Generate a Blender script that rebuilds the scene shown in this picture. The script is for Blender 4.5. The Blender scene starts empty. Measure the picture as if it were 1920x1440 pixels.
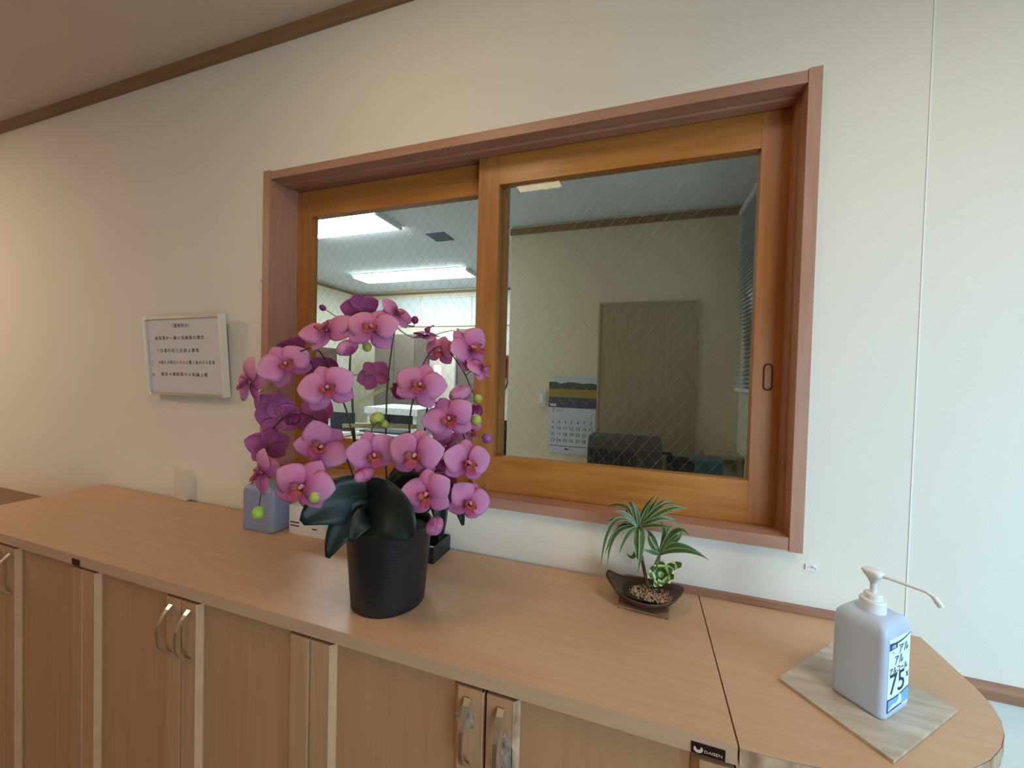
import bpy, bmesh, math, random
from mathutils import Vector, Matrix, Quaternion

random.seed(7)
scene = bpy.context.scene
COL = scene.collection
S = 1.08            # one layout unit in metres (camera to wall)
ZC = 0.90           # height of the counter top
H0 = 0.498          # camera height above the counter top, in units
def W(x, y, z):     # layout units (origin on the wall, at eye height) to metres
    return Vector((x*S, y*S, ZC + (z+H0)*S))

# ------------------------------------------------------------------ camera
cam = bpy.data.cameras.new('camera')
cam_o = bpy.data.objects.new('camera', cam)
COL.objects.link(cam_o)
cam.sensor_fit = 'HORIZONTAL'; cam.sensor_width = 36.0
cam.lens = 726.35/1920*36.0
cam.clip_start = 0.02
yaw, pit, rol = 0.3214014, -0.0203978, 0.0268396
r = Vector((math.cos(yaw), math.sin(yaw), 0)); f = Vector((-math.sin(yaw), math.cos(yaw), 0)); u = Vector((0, 0, 1))
f, u = math.cos(pit)*f + math.sin(pit)*u, math.cos(pit)*u - math.sin(pit)*f
r, u = math.cos(rol)*r + math.sin(rol)*u, math.cos(rol)*u - math.sin(rol)*r
M = Matrix((r, u, -f)).transposed().to_4x4()
M.translation = W(0, -1.0, 0)
cam_o.matrix_world = M
scene.camera = cam_o

# ------------------------------------------------------------------ world, lights, exposure
wd = bpy.data.worlds.new('world'); scene.world = wd; wd.use_nodes = True
wd.node_tree.nodes['Background'].inputs[0].default_value = (0.75, 0.85, 1.0, 1)
wd.node_tree.nodes['Background'].inputs[1].default_value = 0.35
def area(name, loc, target, sx, sy, power, color):
    l = bpy.data.lights.new(name, 'AREA'); l.shape = 'RECTANGLE'; l.size = sx; l.size_y = sy
    l.energy = power; l.color = color
    o = bpy.data.objects.new(name, l); COL.objects.link(o)
    o.location = loc
    o.rotation_euler = (Vector(target)-Vector(loc)).to_track_quat('-Z', 'Y').to_euler()
    return o
area('daylight', W(1.68, -2.45, -0.36), W(0.4, 0.0, -0.60), 1.4, 1.3, 40, (0.67, 0.90, 1.0))
counter_fill = area('counter_fill_light', W(0.72, -0.72, 1.10), W(0.45, -0.26, -0.5), 0.5, 0.5, 4.0, (1.0, 0.93, 0.82))  # unseen fill added to lift the right end of the counter
counter_fill.data.spread = math.radians(105)
side_light = area('side_fill_light', W(1.70, -1.0, -0.1), W(0.8, -0.1, -0.55), 0.8, 0.8, 10.5, (0.29, 0.67, 1.0))  # unseen blue fill added for the lower right wall
side_light.data.spread = math.radians(110)
area('office_fill_light', W(0.53, 1.1, 0.45), W(-1.0, 1.3, 0.0), 0.9, 1.0, 1.2, (0.80, 0.92, 1.0))  # fill added in front of the blind to brighten the office; solid wall behind
scene.view_settings.view_transform = 'Standard'
scene.view_settings.look = 'None'
scene.view_settings.exposure = 0.0
scene.view_settings.gamma = 1.0
scene.view_settings.use_curve_mapping = False
scene.cycles.use_denoising = True
scene.cycles.max_bounces = 10
scene.cycles.transparent_max_bounces = 24
scene.cycles.caustics_reflective = False
scene.cycles.caustics_refractive = False

# ------------------------------------------------------------------ materials
MATS = {}
def mat(name, color, rough=0.5, metal=0.0, var=0.0, scale=(8, 8, 8), bump=0.0, bscale=200.0, color2=None,
        trans=0.0, emit=None, estr=0.0, spec=0.5, detail=4.0, ior=1.45, coat=0.0):
    m = bpy.data.materials.new(name); m.use_nodes = True
    nt = m.node_tree; b = nt.nodes['Principled BSDF']
    c = (*color, 1)
    b.inputs['Base Color'].default_value = c
    b.inputs['Roughness'].default_value = rough
    b.inputs['Metallic'].default_value = metal
    b.inputs['Specular IOR Level'].default_value = spec
    b.inputs['IOR'].default_value = ior
    b.inputs['Transmission Weight'].default_value = trans
    b.inputs['Coat Weight'].default_value = coat
    if emit:
        b.inputs['Emission Color'].default_value = (*emit, 1); b.inputs['Emission Strength'].default_value = estr
    tc = nt.nodes.new('ShaderNodeTexCoord')
    if color2 is not None or var:
        c2 = (*color2, 1) if color2 is not None else tuple(v*(1-var) for v in color)+(1,)
        mp = nt.nodes.new('ShaderNodeMapping'); mp.inputs['Scale'].default_value = scale
        nz = nt.nodes.new('ShaderNodeTexNoise'); nz.inputs['Scale'].default_value = 1.0; nz.inputs['Detail'].default_value = detail
        rp = nt.nodes.new('ShaderNodeValToRGB')
        rp.color_ramp.elements[0].position = 0.35; rp.color_ramp.elements[0].color = c2
        rp.color_ramp.elements[1].position = 0.65; rp.color_ramp.elements[1].color = c
        nt.links.new(tc.outputs['Object'], mp.inputs[0]); nt.links.new(mp.outputs[0], nz.inputs['Vector'])
        nt.links.new(nz.outputs['Fac'], rp.inputs[0]); nt.links.new(rp.outputs[0], b.inputs['Base Color'])
    if bump:
        nb = nt.nodes.new('ShaderNodeTexNoise'); nb.inputs['Scale'].default_value = bscale; nb.inputs['Detail'].default_value = 3
        bn = nt.nodes.new('ShaderNodeBump'); bn.inputs['Strength'].default_value = bump; bn.inputs['Distance'].default_value = 0.002
        nt.links.new(tc.outputs['Object'], nb.inputs['Vector']); nt.links.new(nb.outputs['Fac'], bn.inputs['Height'])
        nt.links.new(bn.outputs[0], b.inputs['Normal'])
    MATS[name] = m
    return m
def srgb(R, G, B):
    def g(c):
        c /= 255.0
        return c/12.92 if c <= 0.04045 else ((c+0.055)/1.055)**2.4
    return (g(R), g(G), g(B))
wallpaper = mat('wallpaper', srgb(236, 226, 211), 0.85, bump=0.25, bscale=350, var=0.03, scale=(1.5, 1.5, 1.5))
ceil_m = mat('ceiling_board', srgb(226, 212, 190), 0.9, bump=0.2, bscale=300)
office_wall_m = mat('office_wallpaper', srgb(214, 208, 188), 0.85, bump=0.2, bscale=300)
partition_m = mat('partition_wallpaper', srgb(226, 208, 180), 0.85, bump=0.2, bscale=300)
office_ceil_m = mat('office_ceiling_board', srgb(222, 228, 232), 0.9)
floor_m = mat('floor_boards', srgb(112, 80, 56), 0.45, color2=srgb(96, 66, 45), scale=(2, 30, 2))
floor_office_m = mat('office_floor_tiles', srgb(206, 208, 206), 0.4, color2=srgb(194, 196, 196), scale=(5, 5, 5))
top_m = mat('counter_laminate', srgb(206, 166, 133), 0.38, color2=srgb(200, 160, 127), scale=(4, 90, 40), spec=0.45, detail=6)
door_m = mat('door_laminate', srgb(194, 146, 106), 0.42, color2=srgb(187, 139, 100), scale=(60, 40, 3), spec=0.4, detail=6)
stile_m = mat('stile_laminate', srgb(198, 151, 112), 0.40, color2=srgb(188, 141, 103), scale=(70, 40, 3), spec=0.4)
gap_m = mat('shadow_gap_board', srgb(70, 45, 30), 0.8)
worn_m = mat('worn_edge_band', srgb(205, 172, 138), 0.6, color2=srgb(150, 108, 78), scale=(40, 40, 22), detail=8)
band_m = mat('pale_edge_band', srgb(212, 166, 130), 0.5, var=0.10, scale=(60, 60, 20))
casing_m = mat('casing_wood', srgb(184, 137, 114), 0.42, color2=srgb(174, 127, 104), scale=(60, 60, 6), spec=0.4)
casing_h = mat('casing_wood_across', srgb(184, 137, 114), 0.42, color2=srgb(174, 127, 104), scale=(6, 60, 60), spec=0.4)
sash_v = mat('varnished_pine_upright', srgb(184, 122, 66), 0.33, color2=srgb(166, 104, 52), scale=(50, 50, 4), spec=0.5)
sash_h = mat('varnished_pine_across', srgb(190, 126, 62), 0.33, color2=srgb(172, 108, 48), scale=(4, 50, 50), spec=0.5)
mould_m = mat('crown_moulding_wood', srgb(150, 116, 78), 0.5, color2=srgb(138, 104, 68), scale=(4, 60, 60))
rail_m = mat('rail_wood', srgb(168, 122, 96), 0.35, color2=srgb(142, 98, 74), scale=(6, 60, 60))
caulk_m = mat('white_caulk', srgb(240, 243, 236), 0.6)
handle_m = mat('brushed_nickel', srgb(214, 200, 178), 0.28, metal=0.9)
plate_black = mat('black_plate', srgb(40, 20, 14), 0.35)
plate_text = mat('pale_print', srgb(214, 190, 162), 0.5)
bar_m = mat('silver_bar_lit', srgb(236, 234, 230), 0.3, metal=0.35)  # frame silver made paler, window reflection put into the colour
silver_m = mat('silver_frame', srgb(205, 200, 190), 0.22, metal=1.0)
wood_back_m = mat('frame_back_board', srgb(170, 150, 120), 0.7)
paper_m = mat('paper', srgb(222, 215, 216), 0.7, var=0.03, scale=(30, 30, 30))
ink_m = mat('black_ink', srgb(38, 32, 34), 0.6)
grey_ink_m = mat('grey_ink', srgb(130, 124, 124), 0.6)
white_plastic = mat('white_plastic', srgb(236, 236, 238), 0.35)
cream_plastic = mat('cream_plastic', srgb(222, 212, 196), 0.4)
pot_m = mat('black_pot_plastic', srgb(34, 33, 36), 0.38, spec=0.5)
soil_m = mat('dark_moss', srgb(40, 38, 26), 0.9, color2=srgb(60, 56, 34), scale=(120, 120, 120))
stem_m = mat('dark_green_stem', srgb(44, 54, 38), 0.5, color2=srgb(62, 56, 36), scale=(60, 60, 60))
twig_m = mat('pale_green_twig', srgb(128, 120, 80), 0.55)
leaf_m = mat('orchid_leaf', srgb(24, 40, 35), 0.45, color2=srgb(20, 32, 27), scale=(20, 20, 20), spec=0.5)
bud_green = mat('yellow_green_bud', srgb(190, 190, 100), 0.45, color2=srgb(150, 158, 66), scale=(70, 70, 70))
bud_lime = mat('lime_bud', srgb(176, 206, 72), 0.4)
bud_purple = mat('purple_bud', srgb(150, 84, 150), 0.45)
tie_m = mat('raffia_tie', srgb(190, 186, 130), 0.7, var=0.15, scale=(60, 60, 200))
jug_m = mat('frosted_blue_jug', srgb(150, 158, 186), 0.35, trans=0.15)
carton_m = mat('white_carton', srgb(226, 220, 214), 0.6)
dish_m = mat('black_lacquer', srgb(30, 34, 42), 0.28)
bottle_m = mat('milky_bottle', srgb(222, 234, 255), 0.34, trans=0.30, spec=0.45)
label_m = mat('label_white', srgb(232, 246, 244), 0.5)
blue_m = mat('label_blue', srgb(36, 70, 140), 0.5)
sky_m = mat('label_sky_blue', srgb(120, 180, 240), 0.5)
navy_m = mat('label_navy', srgb(26, 44, 84), 0.5)
tray_m = mat('worn_acrylic_board', srgb(204, 190, 172), 0.3, color2=srgb(176, 158, 138), scale=(9, 60, 30), spec=0.5)
bowl_m = mat('brown_stoneware', srgb(62, 42, 34), 0.45, color2=srgb(80, 56, 44), scale=(60, 60, 60))
gravel_m = mat('gravel', srgb(196, 164, 140), 0.8, var=0.4, scale=(90, 90, 90))
trunk_m = mat('brown_trunk', srgb(112, 86, 60), 0.8, color2=srgb(80, 60, 42), scale=(60, 60, 300))
mat_wood = mat('bamboo_slat', srgb(186, 146, 108), 0.6, color2=srgb(130, 94, 66), scale=(20, 160, 160))
dark_grey = mat('dark_grey_plastic', srgb(58, 52, 50), 0.5)
mid_grey = mat('mid_grey_plastic', srgb(76, 70, 64), 0.5)
teal_m = mat('teal_cloth', srgb(60, 104, 120), 0.8)
red_m = mat('red_plastic', srgb(150, 40, 44), 0.35)
black_m = mat('black_fabric', srgb(26, 26, 28), 0.7)
steel_m = mat('grey_steel', srgb(150, 150, 150), 0.4, metal=0.3)
locker_m = mat('grey_brown_locker', srgb(120, 106, 98), 0.5)
door_wood = mat('office_door_wood', srgb(176, 158, 126), 0.5, color2=srgb(166, 148, 116), scale=(40, 40, 4))
desk_m = mat('desk_grey', srgb(176, 172, 160), 0.4)
screen_m = mat('dark_screen', srgb(44, 56, 74), 0.15)
pic_m = mat('framed_picture_print', srgb(120, 92, 74), 0.6, color2=srgb(92, 72, 60), scale=(6, 6, 6))
blind_m = mat('blind_slat', srgb(214, 224, 222), 0.45)
wire_m = mat('safety_wire', srgb(150, 148, 142), 0.5, metal=0.6)
emit_m = mat('fluorescent_tube', (1, 1, 1), 0.5, emit=(0.82, 0.93, 1.0), estr=28.0)
emit_dim = mat('warm_lamp_tube', (1, 1, 1), 0.5, emit=(1.0, 0.75, 0.40), estr=13.0)
emit_warm = mat('added_lamp_glow', (1, 1, 1), 0.5, emit=(1.0, 0.785, 0.58), estr=46.0)  # glow of the invented left-hand hall lamp
vent_m = mat('vent_grey', srgb(104, 112, 128), 0.6)
frost_m = mat('frosted_window_glass', srgb(196, 204, 204), 0.5, emit=(0.80, 0.90, 0.92), estr=0.10)
bright_m = mat('lit_slit_glass', (1, 1, 1), 0.5, emit=(1, 1, 1), estr=1.6)
yellow_m = mat('calendar_field', srgb(170, 140, 56), 0.6, color2=srgb(150, 130, 50), scale=(20, 20, 60))
hill_m = mat('calendar_hills', srgb(70, 84, 70), 0.6)
violet_m = mat('calendar_violet', srgb(96, 90, 104), 0.6, color2=srgb(66, 62, 74), scale=(30, 30, 90))
pale_sky_m = mat('calendar_sky', srgb(196, 204, 204), 0.6)
cal_paper = mat('calendar_paper', srgb(206, 210, 216), 0.6)
red_ink = mat('red_ink', srgb(170, 60, 60), 0.6)
green_ink = mat('green_ink', srgb(70, 120, 80), 0.6)

def glass_material(name, tint):
    m = bpy.data.materials.new(name); m.use_nodes = True
    nt = m.node_tree; nt.nodes.clear()
    o = nt.nodes.new('ShaderNodeOutputMaterial'); mx = nt.nodes.new('ShaderNodeMixShader')
    t = nt.nodes.new('ShaderNodeBsdfTransparent'); t.inputs[0].default_value = (*tint, 1)
    g = nt.nodes.new('ShaderNodeBsdfGlossy'); g.inputs['Roughness'].default_value = 0.02
    fr = nt.nodes.new('ShaderNodeFresnel'); fr.inputs[0].default_value = 1.45
    ge = nt.nodes.new('ShaderNodeNewGeometry'); iv = nt.nodes.new('ShaderNodeMath'); iv.operation = 'SUBTRACT'; iv.inputs[0].default_value = 1.0
    mu = nt.nodes.new('ShaderNodeMath'); mu.operation = 'MULTIPLY'      # reflect at the front face of each pane only
    nt.links.new(ge.outputs['Backfacing'], iv.inputs[1]); nt.links.new(iv.outputs[0], mu.inputs[0]); nt.links.new(fr.outputs[0], mu.inputs[1])
    nt.links.new(mu.outputs[0], mx.inputs[0]); nt.links.new(t.outputs[0], mx.inputs[1]); nt.links.new(g.outputs[0], mx.inputs[2])
    nt.links.new(mx.outputs[0], o.inputs[0])
    return m
glass_m = glass_material('clear_window_glass', (0.93, 0.96, 0.94))

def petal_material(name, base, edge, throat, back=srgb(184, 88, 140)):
    m = bpy.data.materials.new(name); m.use_nodes = True
    nt = m.node_tree; b = nt.nodes['Principled BSDF']; out = nt.nodes['Material Output']
    tc = nt.nodes.new('ShaderNodeTexCoord')
    ln = nt.nodes.new('ShaderNodeVectorMath'); ln.operation = 'LENGTH'
    nt.links.new(tc.outputs['Object'], ln.inputs[0])
    rp = nt.nodes.new('ShaderNodeValToRGB'); e = rp.color_ramp.elements
    e[0].position = 0.05; e[0].color = (*throat, 1); e[1].position = 1.0; e[1].color = (*edge, 1)
    e2 = rp.color_ramp.elements.new(0.45); e2.color = (*base, 1)
    nt.links.new(ln.outputs['Value'], rp.inputs[0])
    wv = nt.nodes.new('ShaderNodeTexWave'); wv.inputs['Scale'].default_value = 5.0; wv.inputs['Distortion'].default_value = 2.5
    wv.bands_direction = 'X'
    nt.links.new(tc.outputs['Object'], wv.inputs['Vector'])
    mx = nt.nodes.new('ShaderNodeMixRGB'); mx.blend_type = 'MULTIPLY'; mx.inputs[2].default_value = (0.86, 0.72, 0.84, 1)
    ml = nt.nodes.new('ShaderNodeMath'); ml.operation = 'MULTIPLY'; ml.inputs[1].default_value = 0.35
    nt.links.new(wv.outputs['Fac'], ml.inputs[0]); nt.links.new(ml.outputs[0], mx.inputs[0]); nt.links.new(rp.outputs[0], mx.inputs[1])
    # petal backs painted a darker magenta to give the look of an unlit side
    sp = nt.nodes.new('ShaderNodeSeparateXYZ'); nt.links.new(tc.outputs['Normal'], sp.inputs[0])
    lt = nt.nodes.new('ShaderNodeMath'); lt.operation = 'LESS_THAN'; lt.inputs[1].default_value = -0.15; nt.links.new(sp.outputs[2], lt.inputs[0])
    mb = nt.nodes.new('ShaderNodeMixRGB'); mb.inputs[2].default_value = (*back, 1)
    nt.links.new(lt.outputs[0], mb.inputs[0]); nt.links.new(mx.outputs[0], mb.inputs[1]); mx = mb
    nt.links.new(mx.outputs[0], b.inputs['Base Color'])
    b.inputs['Roughness'].default_value = 0.55; b.inputs['Specular IOR Level'].default_value = 0.3
    tr = nt.nodes.new('ShaderNodeBsdfTranslucent'); nt.links.new(mx.outputs[0], tr.inputs[0])
    ms = nt.nodes.new('ShaderNodeMixShader'); ms.inputs[0].default_value = 0.2
    nt.links.new(b.outputs[0], ms.inputs[1]); nt.links.new(tr.outputs[0], ms.inputs[2]); nt.links.new(ms.outputs[0], out.inputs[0])
    return m
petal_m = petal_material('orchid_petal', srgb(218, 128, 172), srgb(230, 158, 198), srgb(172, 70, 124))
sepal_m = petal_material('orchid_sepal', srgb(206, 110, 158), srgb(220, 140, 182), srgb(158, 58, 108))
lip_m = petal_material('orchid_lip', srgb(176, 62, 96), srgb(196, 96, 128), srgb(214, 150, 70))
core_m = mat('orchid_column', srgb(206, 132, 142), 0.5)
bud_pink = mat('pink_bud', srgb(210, 140, 178), 0.5, color2=srgb(158, 34, 100), scale=(35, 35, 35))
bud_dark = mat('dark_magenta_bud', srgb(128, 30, 88), 0.5)

def striped_leaf(name, green, cream, freq, dirn='X'):
    m = bpy.data.materials.new(name); m.use_nodes = True
    nt = m.node_tree; b = nt.nodes['Principled BSDF']
    at = nt.nodes.new('ShaderNodeUVMap')
    sx = nt.nodes.new('ShaderNodeSeparateXYZ'); nt.links.new(at.outputs[0], sx.inputs[0])
    if dirn == 'edge':                          # pale margins, green middle
        a = nt.nodes.new('ShaderNodeMath'); a.operation = 'SUBTRACT'; a.inputs[1].default_value = 0.5
        bb = nt.nodes.new('ShaderNodeMath'); bb.operation = 'ABSOLUTE'
        nt.links.new(sx.outputs[0], a.inputs[0]); nt.links.new(a.outputs[0], bb.inputs[0]); src = bb.outputs[0]; lo, hi = 0.32, 0.42
    else:
        a = nt.nodes.new('ShaderNodeMath'); a.operation = 'MULTIPLY'; a.inputs[1].default_value = freq
        bb = nt.nodes.new('ShaderNodeMath'); bb.operation = 'SINE'
        nt.links.new(sx.outputs[1], a.inputs[0]); nt.links.new(a.outputs[0], bb.inputs[0]); src = bb.outputs[0]; lo, hi = 0.2, 0.5
    rp = nt.nodes.new('ShaderNodeValToRGB')
    rp.color_ramp.elements[0].position = lo; rp.color_ramp.elements[0].color = (*green, 1)
    rp.color_ramp.elements[1].position = hi; rp.color_ramp.elements[1].color = (*cream, 1)
    nt.links.new(src, rp.inputs[0]); nt.links.new(rp.outputs[0], b.inputs['Base Color'])
    b.inputs['Roughness'].default_value = 0.4
    return m
spike_m = striped_leaf('margined_leaf', srgb(60, 92, 46), srgb(150, 158, 108), 1, 'edge')
stripe_m = striped_leaf('cross_striped_leaf', srgb(54, 96, 46), srgb(196, 212, 140), 16)

# ------------------------------------------------------------------ object helpers
ORG = {}
def tag(o, label, cat=None, group=None, kind=None):
    o['label'] = label
    if cat: o['category'] = cat
    if group: o['group'] = group
    if kind: o['kind'] = kind
    return o
def thing(name, label, cat, loc, group=None, kind=None, rot=None):
    o = bpy.data.objects.new(name, None); COL.objects.link(o)
    o.empty_display_size = 0.05
    o.location = loc
    if rot: o.rotation_euler = rot
    ORG[o] = Vector(loc)
    return tag(o, label, cat, group, kind)
def obj(name, bm, m, parent=None, raw=False, smooth=False, bevel=0.0, seg=2, origin=None):
    """link one mesh; vertices come in layout units (raw=False) or metres local to the parent (raw=True)"""
    if not raw:
        for v in bm.verts: v.co = W(*v.co)
        off = ORG[parent] if parent is not None else (Vector(origin) if origin is not None else Vector((0, 0, 0)))
        for v in bm.verts: v.co -= off
    if bevel:
        bmesh.ops.bevel(bm, geom=[e for e in bm.edges if len(e.link_faces) == 2 and e.calc_face_angle(0) > 0.5], offset=bevel, segments=seg, affect='EDGES', clamp_overlap=True, profile=0.5)
    bmesh.ops.recalc_face_normals(bm, faces=bm.faces)
    me = bpy.data.meshes.new(name); bm.to_mesh(me); bm.free()
    if smooth:
        for pl in me.polygons: pl.use_smooth = True
    me.materials.append(m)
    o = bpy.data.objects.new(name, me); COL.objects.link(o)
    if parent is not None:
        o.parent = parent; ORG[o] = ORG.get(parent, Vector((0, 0, 0)))
    elif origin is not None and not raw:
        o.location = origin; ORG[o] = Vector(origin)
    else: ORG[o] = Vector((0, 0, 0))
    return o
def share(name, src, parent, loc=None):
    o = src.copy(); o.name = name; COL.objects.link(o); o.parent = parent
    if loc is not None: o.location = loc
    ORG[o] = ORG.get(parent, Vector((0, 0, 0)))
    return o
def bx(bm, x0, x1, y0, y1, z0, z1):
    vs = [bm.verts.new((x, y, z)) for x in (x0, x1) for y in (y0, y1) for z in (z0, z1)]
    for q in ((0, 1, 3, 2), (4, 6, 7, 5), (0, 4, 5, 1), (2, 3, 7, 6), (0, 2, 6, 4), (1, 5, 7, 3)):
        bm.faces.new([vs[i] for i in q])
    return bm
def box(*a): return bx(bmesh.new(), *a)
def prism(pts, z0, z1, bm=None):
    bm = bm or bmesh.new()
    lo = [bm.verts.new((x, y, z0)) for x, y in pts]; hi = [bm.verts.new((x, y, z1)) for x, y in pts]
    bm.faces.new(lo); bm.faces.new(hi); n = len(pts)
    for i in range(n): bm.faces.new((lo[i], lo[(i+1) % n], hi[(i+1) % n], hi[i]))
    return bm
def lathe(prof, n=32, bm=None, cx=0, cy=0, cap=True):
    """prof: list of (radius, z)"""
    bm = bm or bmesh.new(); rings = []
    for rr, z in prof:
        rings.append([bm.verts.new((cx+rr*math.cos(2*math.pi*i/n), cy+rr*math.sin(2*math.pi*i/n), z)) for i in range(n)])
    for a, b in zip(rings, rings[1:]):
        for i in range(n): bm.faces.new((a[i], a[(i+1) % n], b[(i+1) % n], b[i]))
    if cap:
        bm.faces.new(rings[0]); bm.faces.new(rings[-1])
    return bm
def rrect(w, d, rad, n=5):
    pts = []
    for sx, sy, a0 in ((1, 1, 0), (-1, 1, 90), (-1, -1, 180), (1, -1, 270)):
        for k in range(n+1):
            a = math.radians(a0+90*k/n)
            pts.append((sx*(w/2-rad)+rad*math.cos(a), sy*(d/2-rad)+rad*math.sin(a)))
    return pts
def loft(rings, bm=None, cap=True):
    bm = bm or bmesh.new(); R = [[bm.verts.new(p) for p in rg] for rg in rings]; n = len(R[0])
    for a, b in zip(R, R[1:]):
        for i in range(n): bm.faces.new((a[i], a[(i+1) % n], b[(i+1) % n], b[i]))
    if cap: bm.faces.new(R[0]); bm.faces.new(R[-1])
    return bm
def catmull(pts, k=6):
    P = [Vector(p) for p in pts]; P = [2*P[0]-P[1]]+P+[2*P[-1]-P[-2]]; out = []
    for i in range(1, len(P)-2):
        for j in range(k):
            t = j/k; a, b, c, d = P[i-1:i+3]
            out.append(0.5*((2*b)+(c-a)*t+(2*a-5*b+4*c-d)*t*t+(3*b-a-3*c+d)*t**3))
    out.append(P[-2]); return out
def tube(path, rad, n=6, bm=None):
    bm = bm or bmesh.new(); path = [Vector(p) for p in path]; rings = []
    up = Vector((0.13, 0.2, 1)).normalized()
    for i, p in enumerate(path):
        t = (path[min(i+1, len(path)-1)]-path[max(i-1, 0)]).normalized()
        a = t.cross(up)
        if a.length < 1e-3: a = t.cross(Vector((1, 0, 0)))
        a.normalize(); b = t.cross(a); up = -b if i else up
        up = a.cross(t)
        rr = rad[i] if isinstance(rad, (list, tuple)) else rad
        rings.append([bm.verts.new(p+rr*(math.cos(2*math.pi*k/n)*a+math.sin(2*math.pi*k/n)*b)) for k in range(n)])
    for A, B in zip(rings, rings[1:]):
        for i in range(n): bm.faces.new((A[i], A[(i+1) % n], B[(i+1) % n], B[i]))
    bm.faces.new(rings[0]); bm.faces.new(rings[-1])
    return bm
def blob(c, rx, ry, rz, bm=None, sub=2, quat=None):
    bm = bm or bmesh.new()
    m = Matrix.Diagonal((rx, ry, rz, 1))
    if quat: m = quat.to_matrix().to_4x4() @ m
    bmesh.ops.create_icosphere(bm, subdivisions=sub, radius=1, matrix=Matrix.Translation(c) @ m)
    return bm
def text(name, body, size, m, parent, loc, rot=(math.pi/2, 0, 0), align='CENTER', ext=0.0002, width=None, gap=1.0):
    cu = bpy.data.curves.new(name, 'FONT'); cu.body = body; cu.size = size; cu.align_x = align; cu.align_y = 'CENTER'
    cu.extrude = ext; cu.space_character = gap; cu.resolution_u = 3
    t = bpy.data.objects.new(name, cu); COL.objects.link(t)
    dg = bpy.context.evaluated_depsgraph_get()
    me = bpy.data.meshes.new_from_object(t.evaluated_get(dg))
    bpy.data.objects.remove(t)
    if width and me.vertices:
        xs = [v.co.x for v in me.vertices]; w = max(xs)-min(xs)
        if w > 0:
            for v in me.vertices: v.co.x *= width/w
    me.materials.clear(); me.materials.append(m); me.name = name
    o = bpy.data.objects.new(name, me); COL.objects.link(o); o.parent = parent
    o.location = loc; o.rotation_euler = rot
    return o

# ------------------------------------------------------------------ plant layout (metres)
FLOWERS = [[[-0.6927,-0.3659,1.5336],[0.095,-0.815,0.572],[-0.43,-0.124,0.894],0.0616],[[-0.5638,-0.3685,1.534],[0.425,-0.821,0.381],[0.1,0.055,0.993],0.0586],[[-0.5724,-0.2678,1.5832],[0.767,-0.301,0.567],[0.447,0.168,0.879],0.047],[[-0.6569,-0.2958,1.5912],[-0.628,0.542,0.559],[-0.276,-0.071,0.958],0.047],[[-0.7788,-0.3964,1.4499],[0.635,-0.711,0.303],[-0.609,-0.186,0.771],0.0591],[[-0.8309,-0.333,1.4967],[-0.548,0.534,0.644],[-0.354,-0.098,0.93],0.0374],[[-0.8777,-0.4074,1.4076],[-0.265,-0.963,0.057],[-0.795,-0.253,0.551],0.0605],[[-0.6363,-0.4183,1.4012],[0.61,-0.742,0.278],[-0.354,-0.098,0.93],0.0594],[[-0.6478,-0.2507,1.43],[-0.514,0.854,0.082],[-0.502,-0.149,0.852],0.0437],[[-0.4656,-0.327,1.4124],[0.444,-0.867,0.227],[0.294,0.118,0.948],0.0593],[[-0.468,-0.235,1.4947],[0.196,-0.981,0.017],[0.133,0.066,0.989],0.0418],[[-0.5129,-0.2262,1.5378],[0.05,-0.231,0.972],[-0.939,-0.31,0.147],0.0427],[[-0.3897,-0.2316,1.5004],[0.848,-0.426,0.314],[-0.658,-0.204,0.725],0.0612],[[-0.3579,-0.2447,1.4547],[0.657,-0.143,0.74],[-0.502,-0.149,0.852],0.0424],[[-0.4075,-0.2979,1.337],[0.392,-0.878,0.275],[-0.354,-0.098,0.93],0.0601],[[-0.8677,-0.3378,1.3143],[-0.628,0.773,0.088],[-0.196,-0.044,0.98],0.0513],[[-0.8039,-0.2823,1.317],[-0.197,0.952,-0.232],[-0.634,-0.195,0.748],0.0558],[[-0.8715,-0.3632,1.2503],[-0.855,0.513,0.075],[-0.032,0.011,0.999],0.0502],[[-0.6621,-0.4069,1.271],[0.645,-0.721,0.252],[0.706,0.249,0.663],0.0609],[[-0.8147,-0.425,1.2027],[-0.235,-0.972,0.003],[-0.837,-0.268,0.476],0.0559],[[-0.6529,-0.4623,1.1995],[0.443,-0.88,0.171],[0.326,0.129,0.937],0.0636],[[-0.5317,-0.3977,1.2646],[0.74,-0.672,0.031],[-0.228,-0.055,0.972],0.0541],[[-0.4354,-0.3883,1.2704],[0.311,-0.943,0.12],[0.166,0.076,0.983],0.0593],[[-0.3989,-0.4005,1.1977],[0.26,-0.951,0.167],[-0.196,-0.044,0.98],0.0534],[[-0.3431,-0.3352,1.2541],[0.768,-0.635,0.084],[0.166,0.076,0.983],0.0541],[[-0.3361,-0.3347,1.1687],[0.646,-0.751,0.137],[0.447,0.168,0.879],0.0496],[[-0.3904,-0.2246,1.305],[0.629,-0.699,-0.339],[-0.747,-0.235,0.622],0.0336],[[-0.4584,-0.2141,1.2588],[0.08,-0.991,-0.107],[0.585,0.212,0.783],0.0454],[[-0.7641,-0.3005,1.4428],[-0.51,0.728,0.458],[-0.354,-0.098,0.93],0.0459],[[-0.8788,-0.3409,1.3423],[-0.794,0.575,0.195],[0.294,0.118,0.948],0.0486],[[-0.4231,-0.283,1.2136],[0.029,0.975,0.218],[-0.196,-0.044,0.98],0.0419]]
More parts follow.
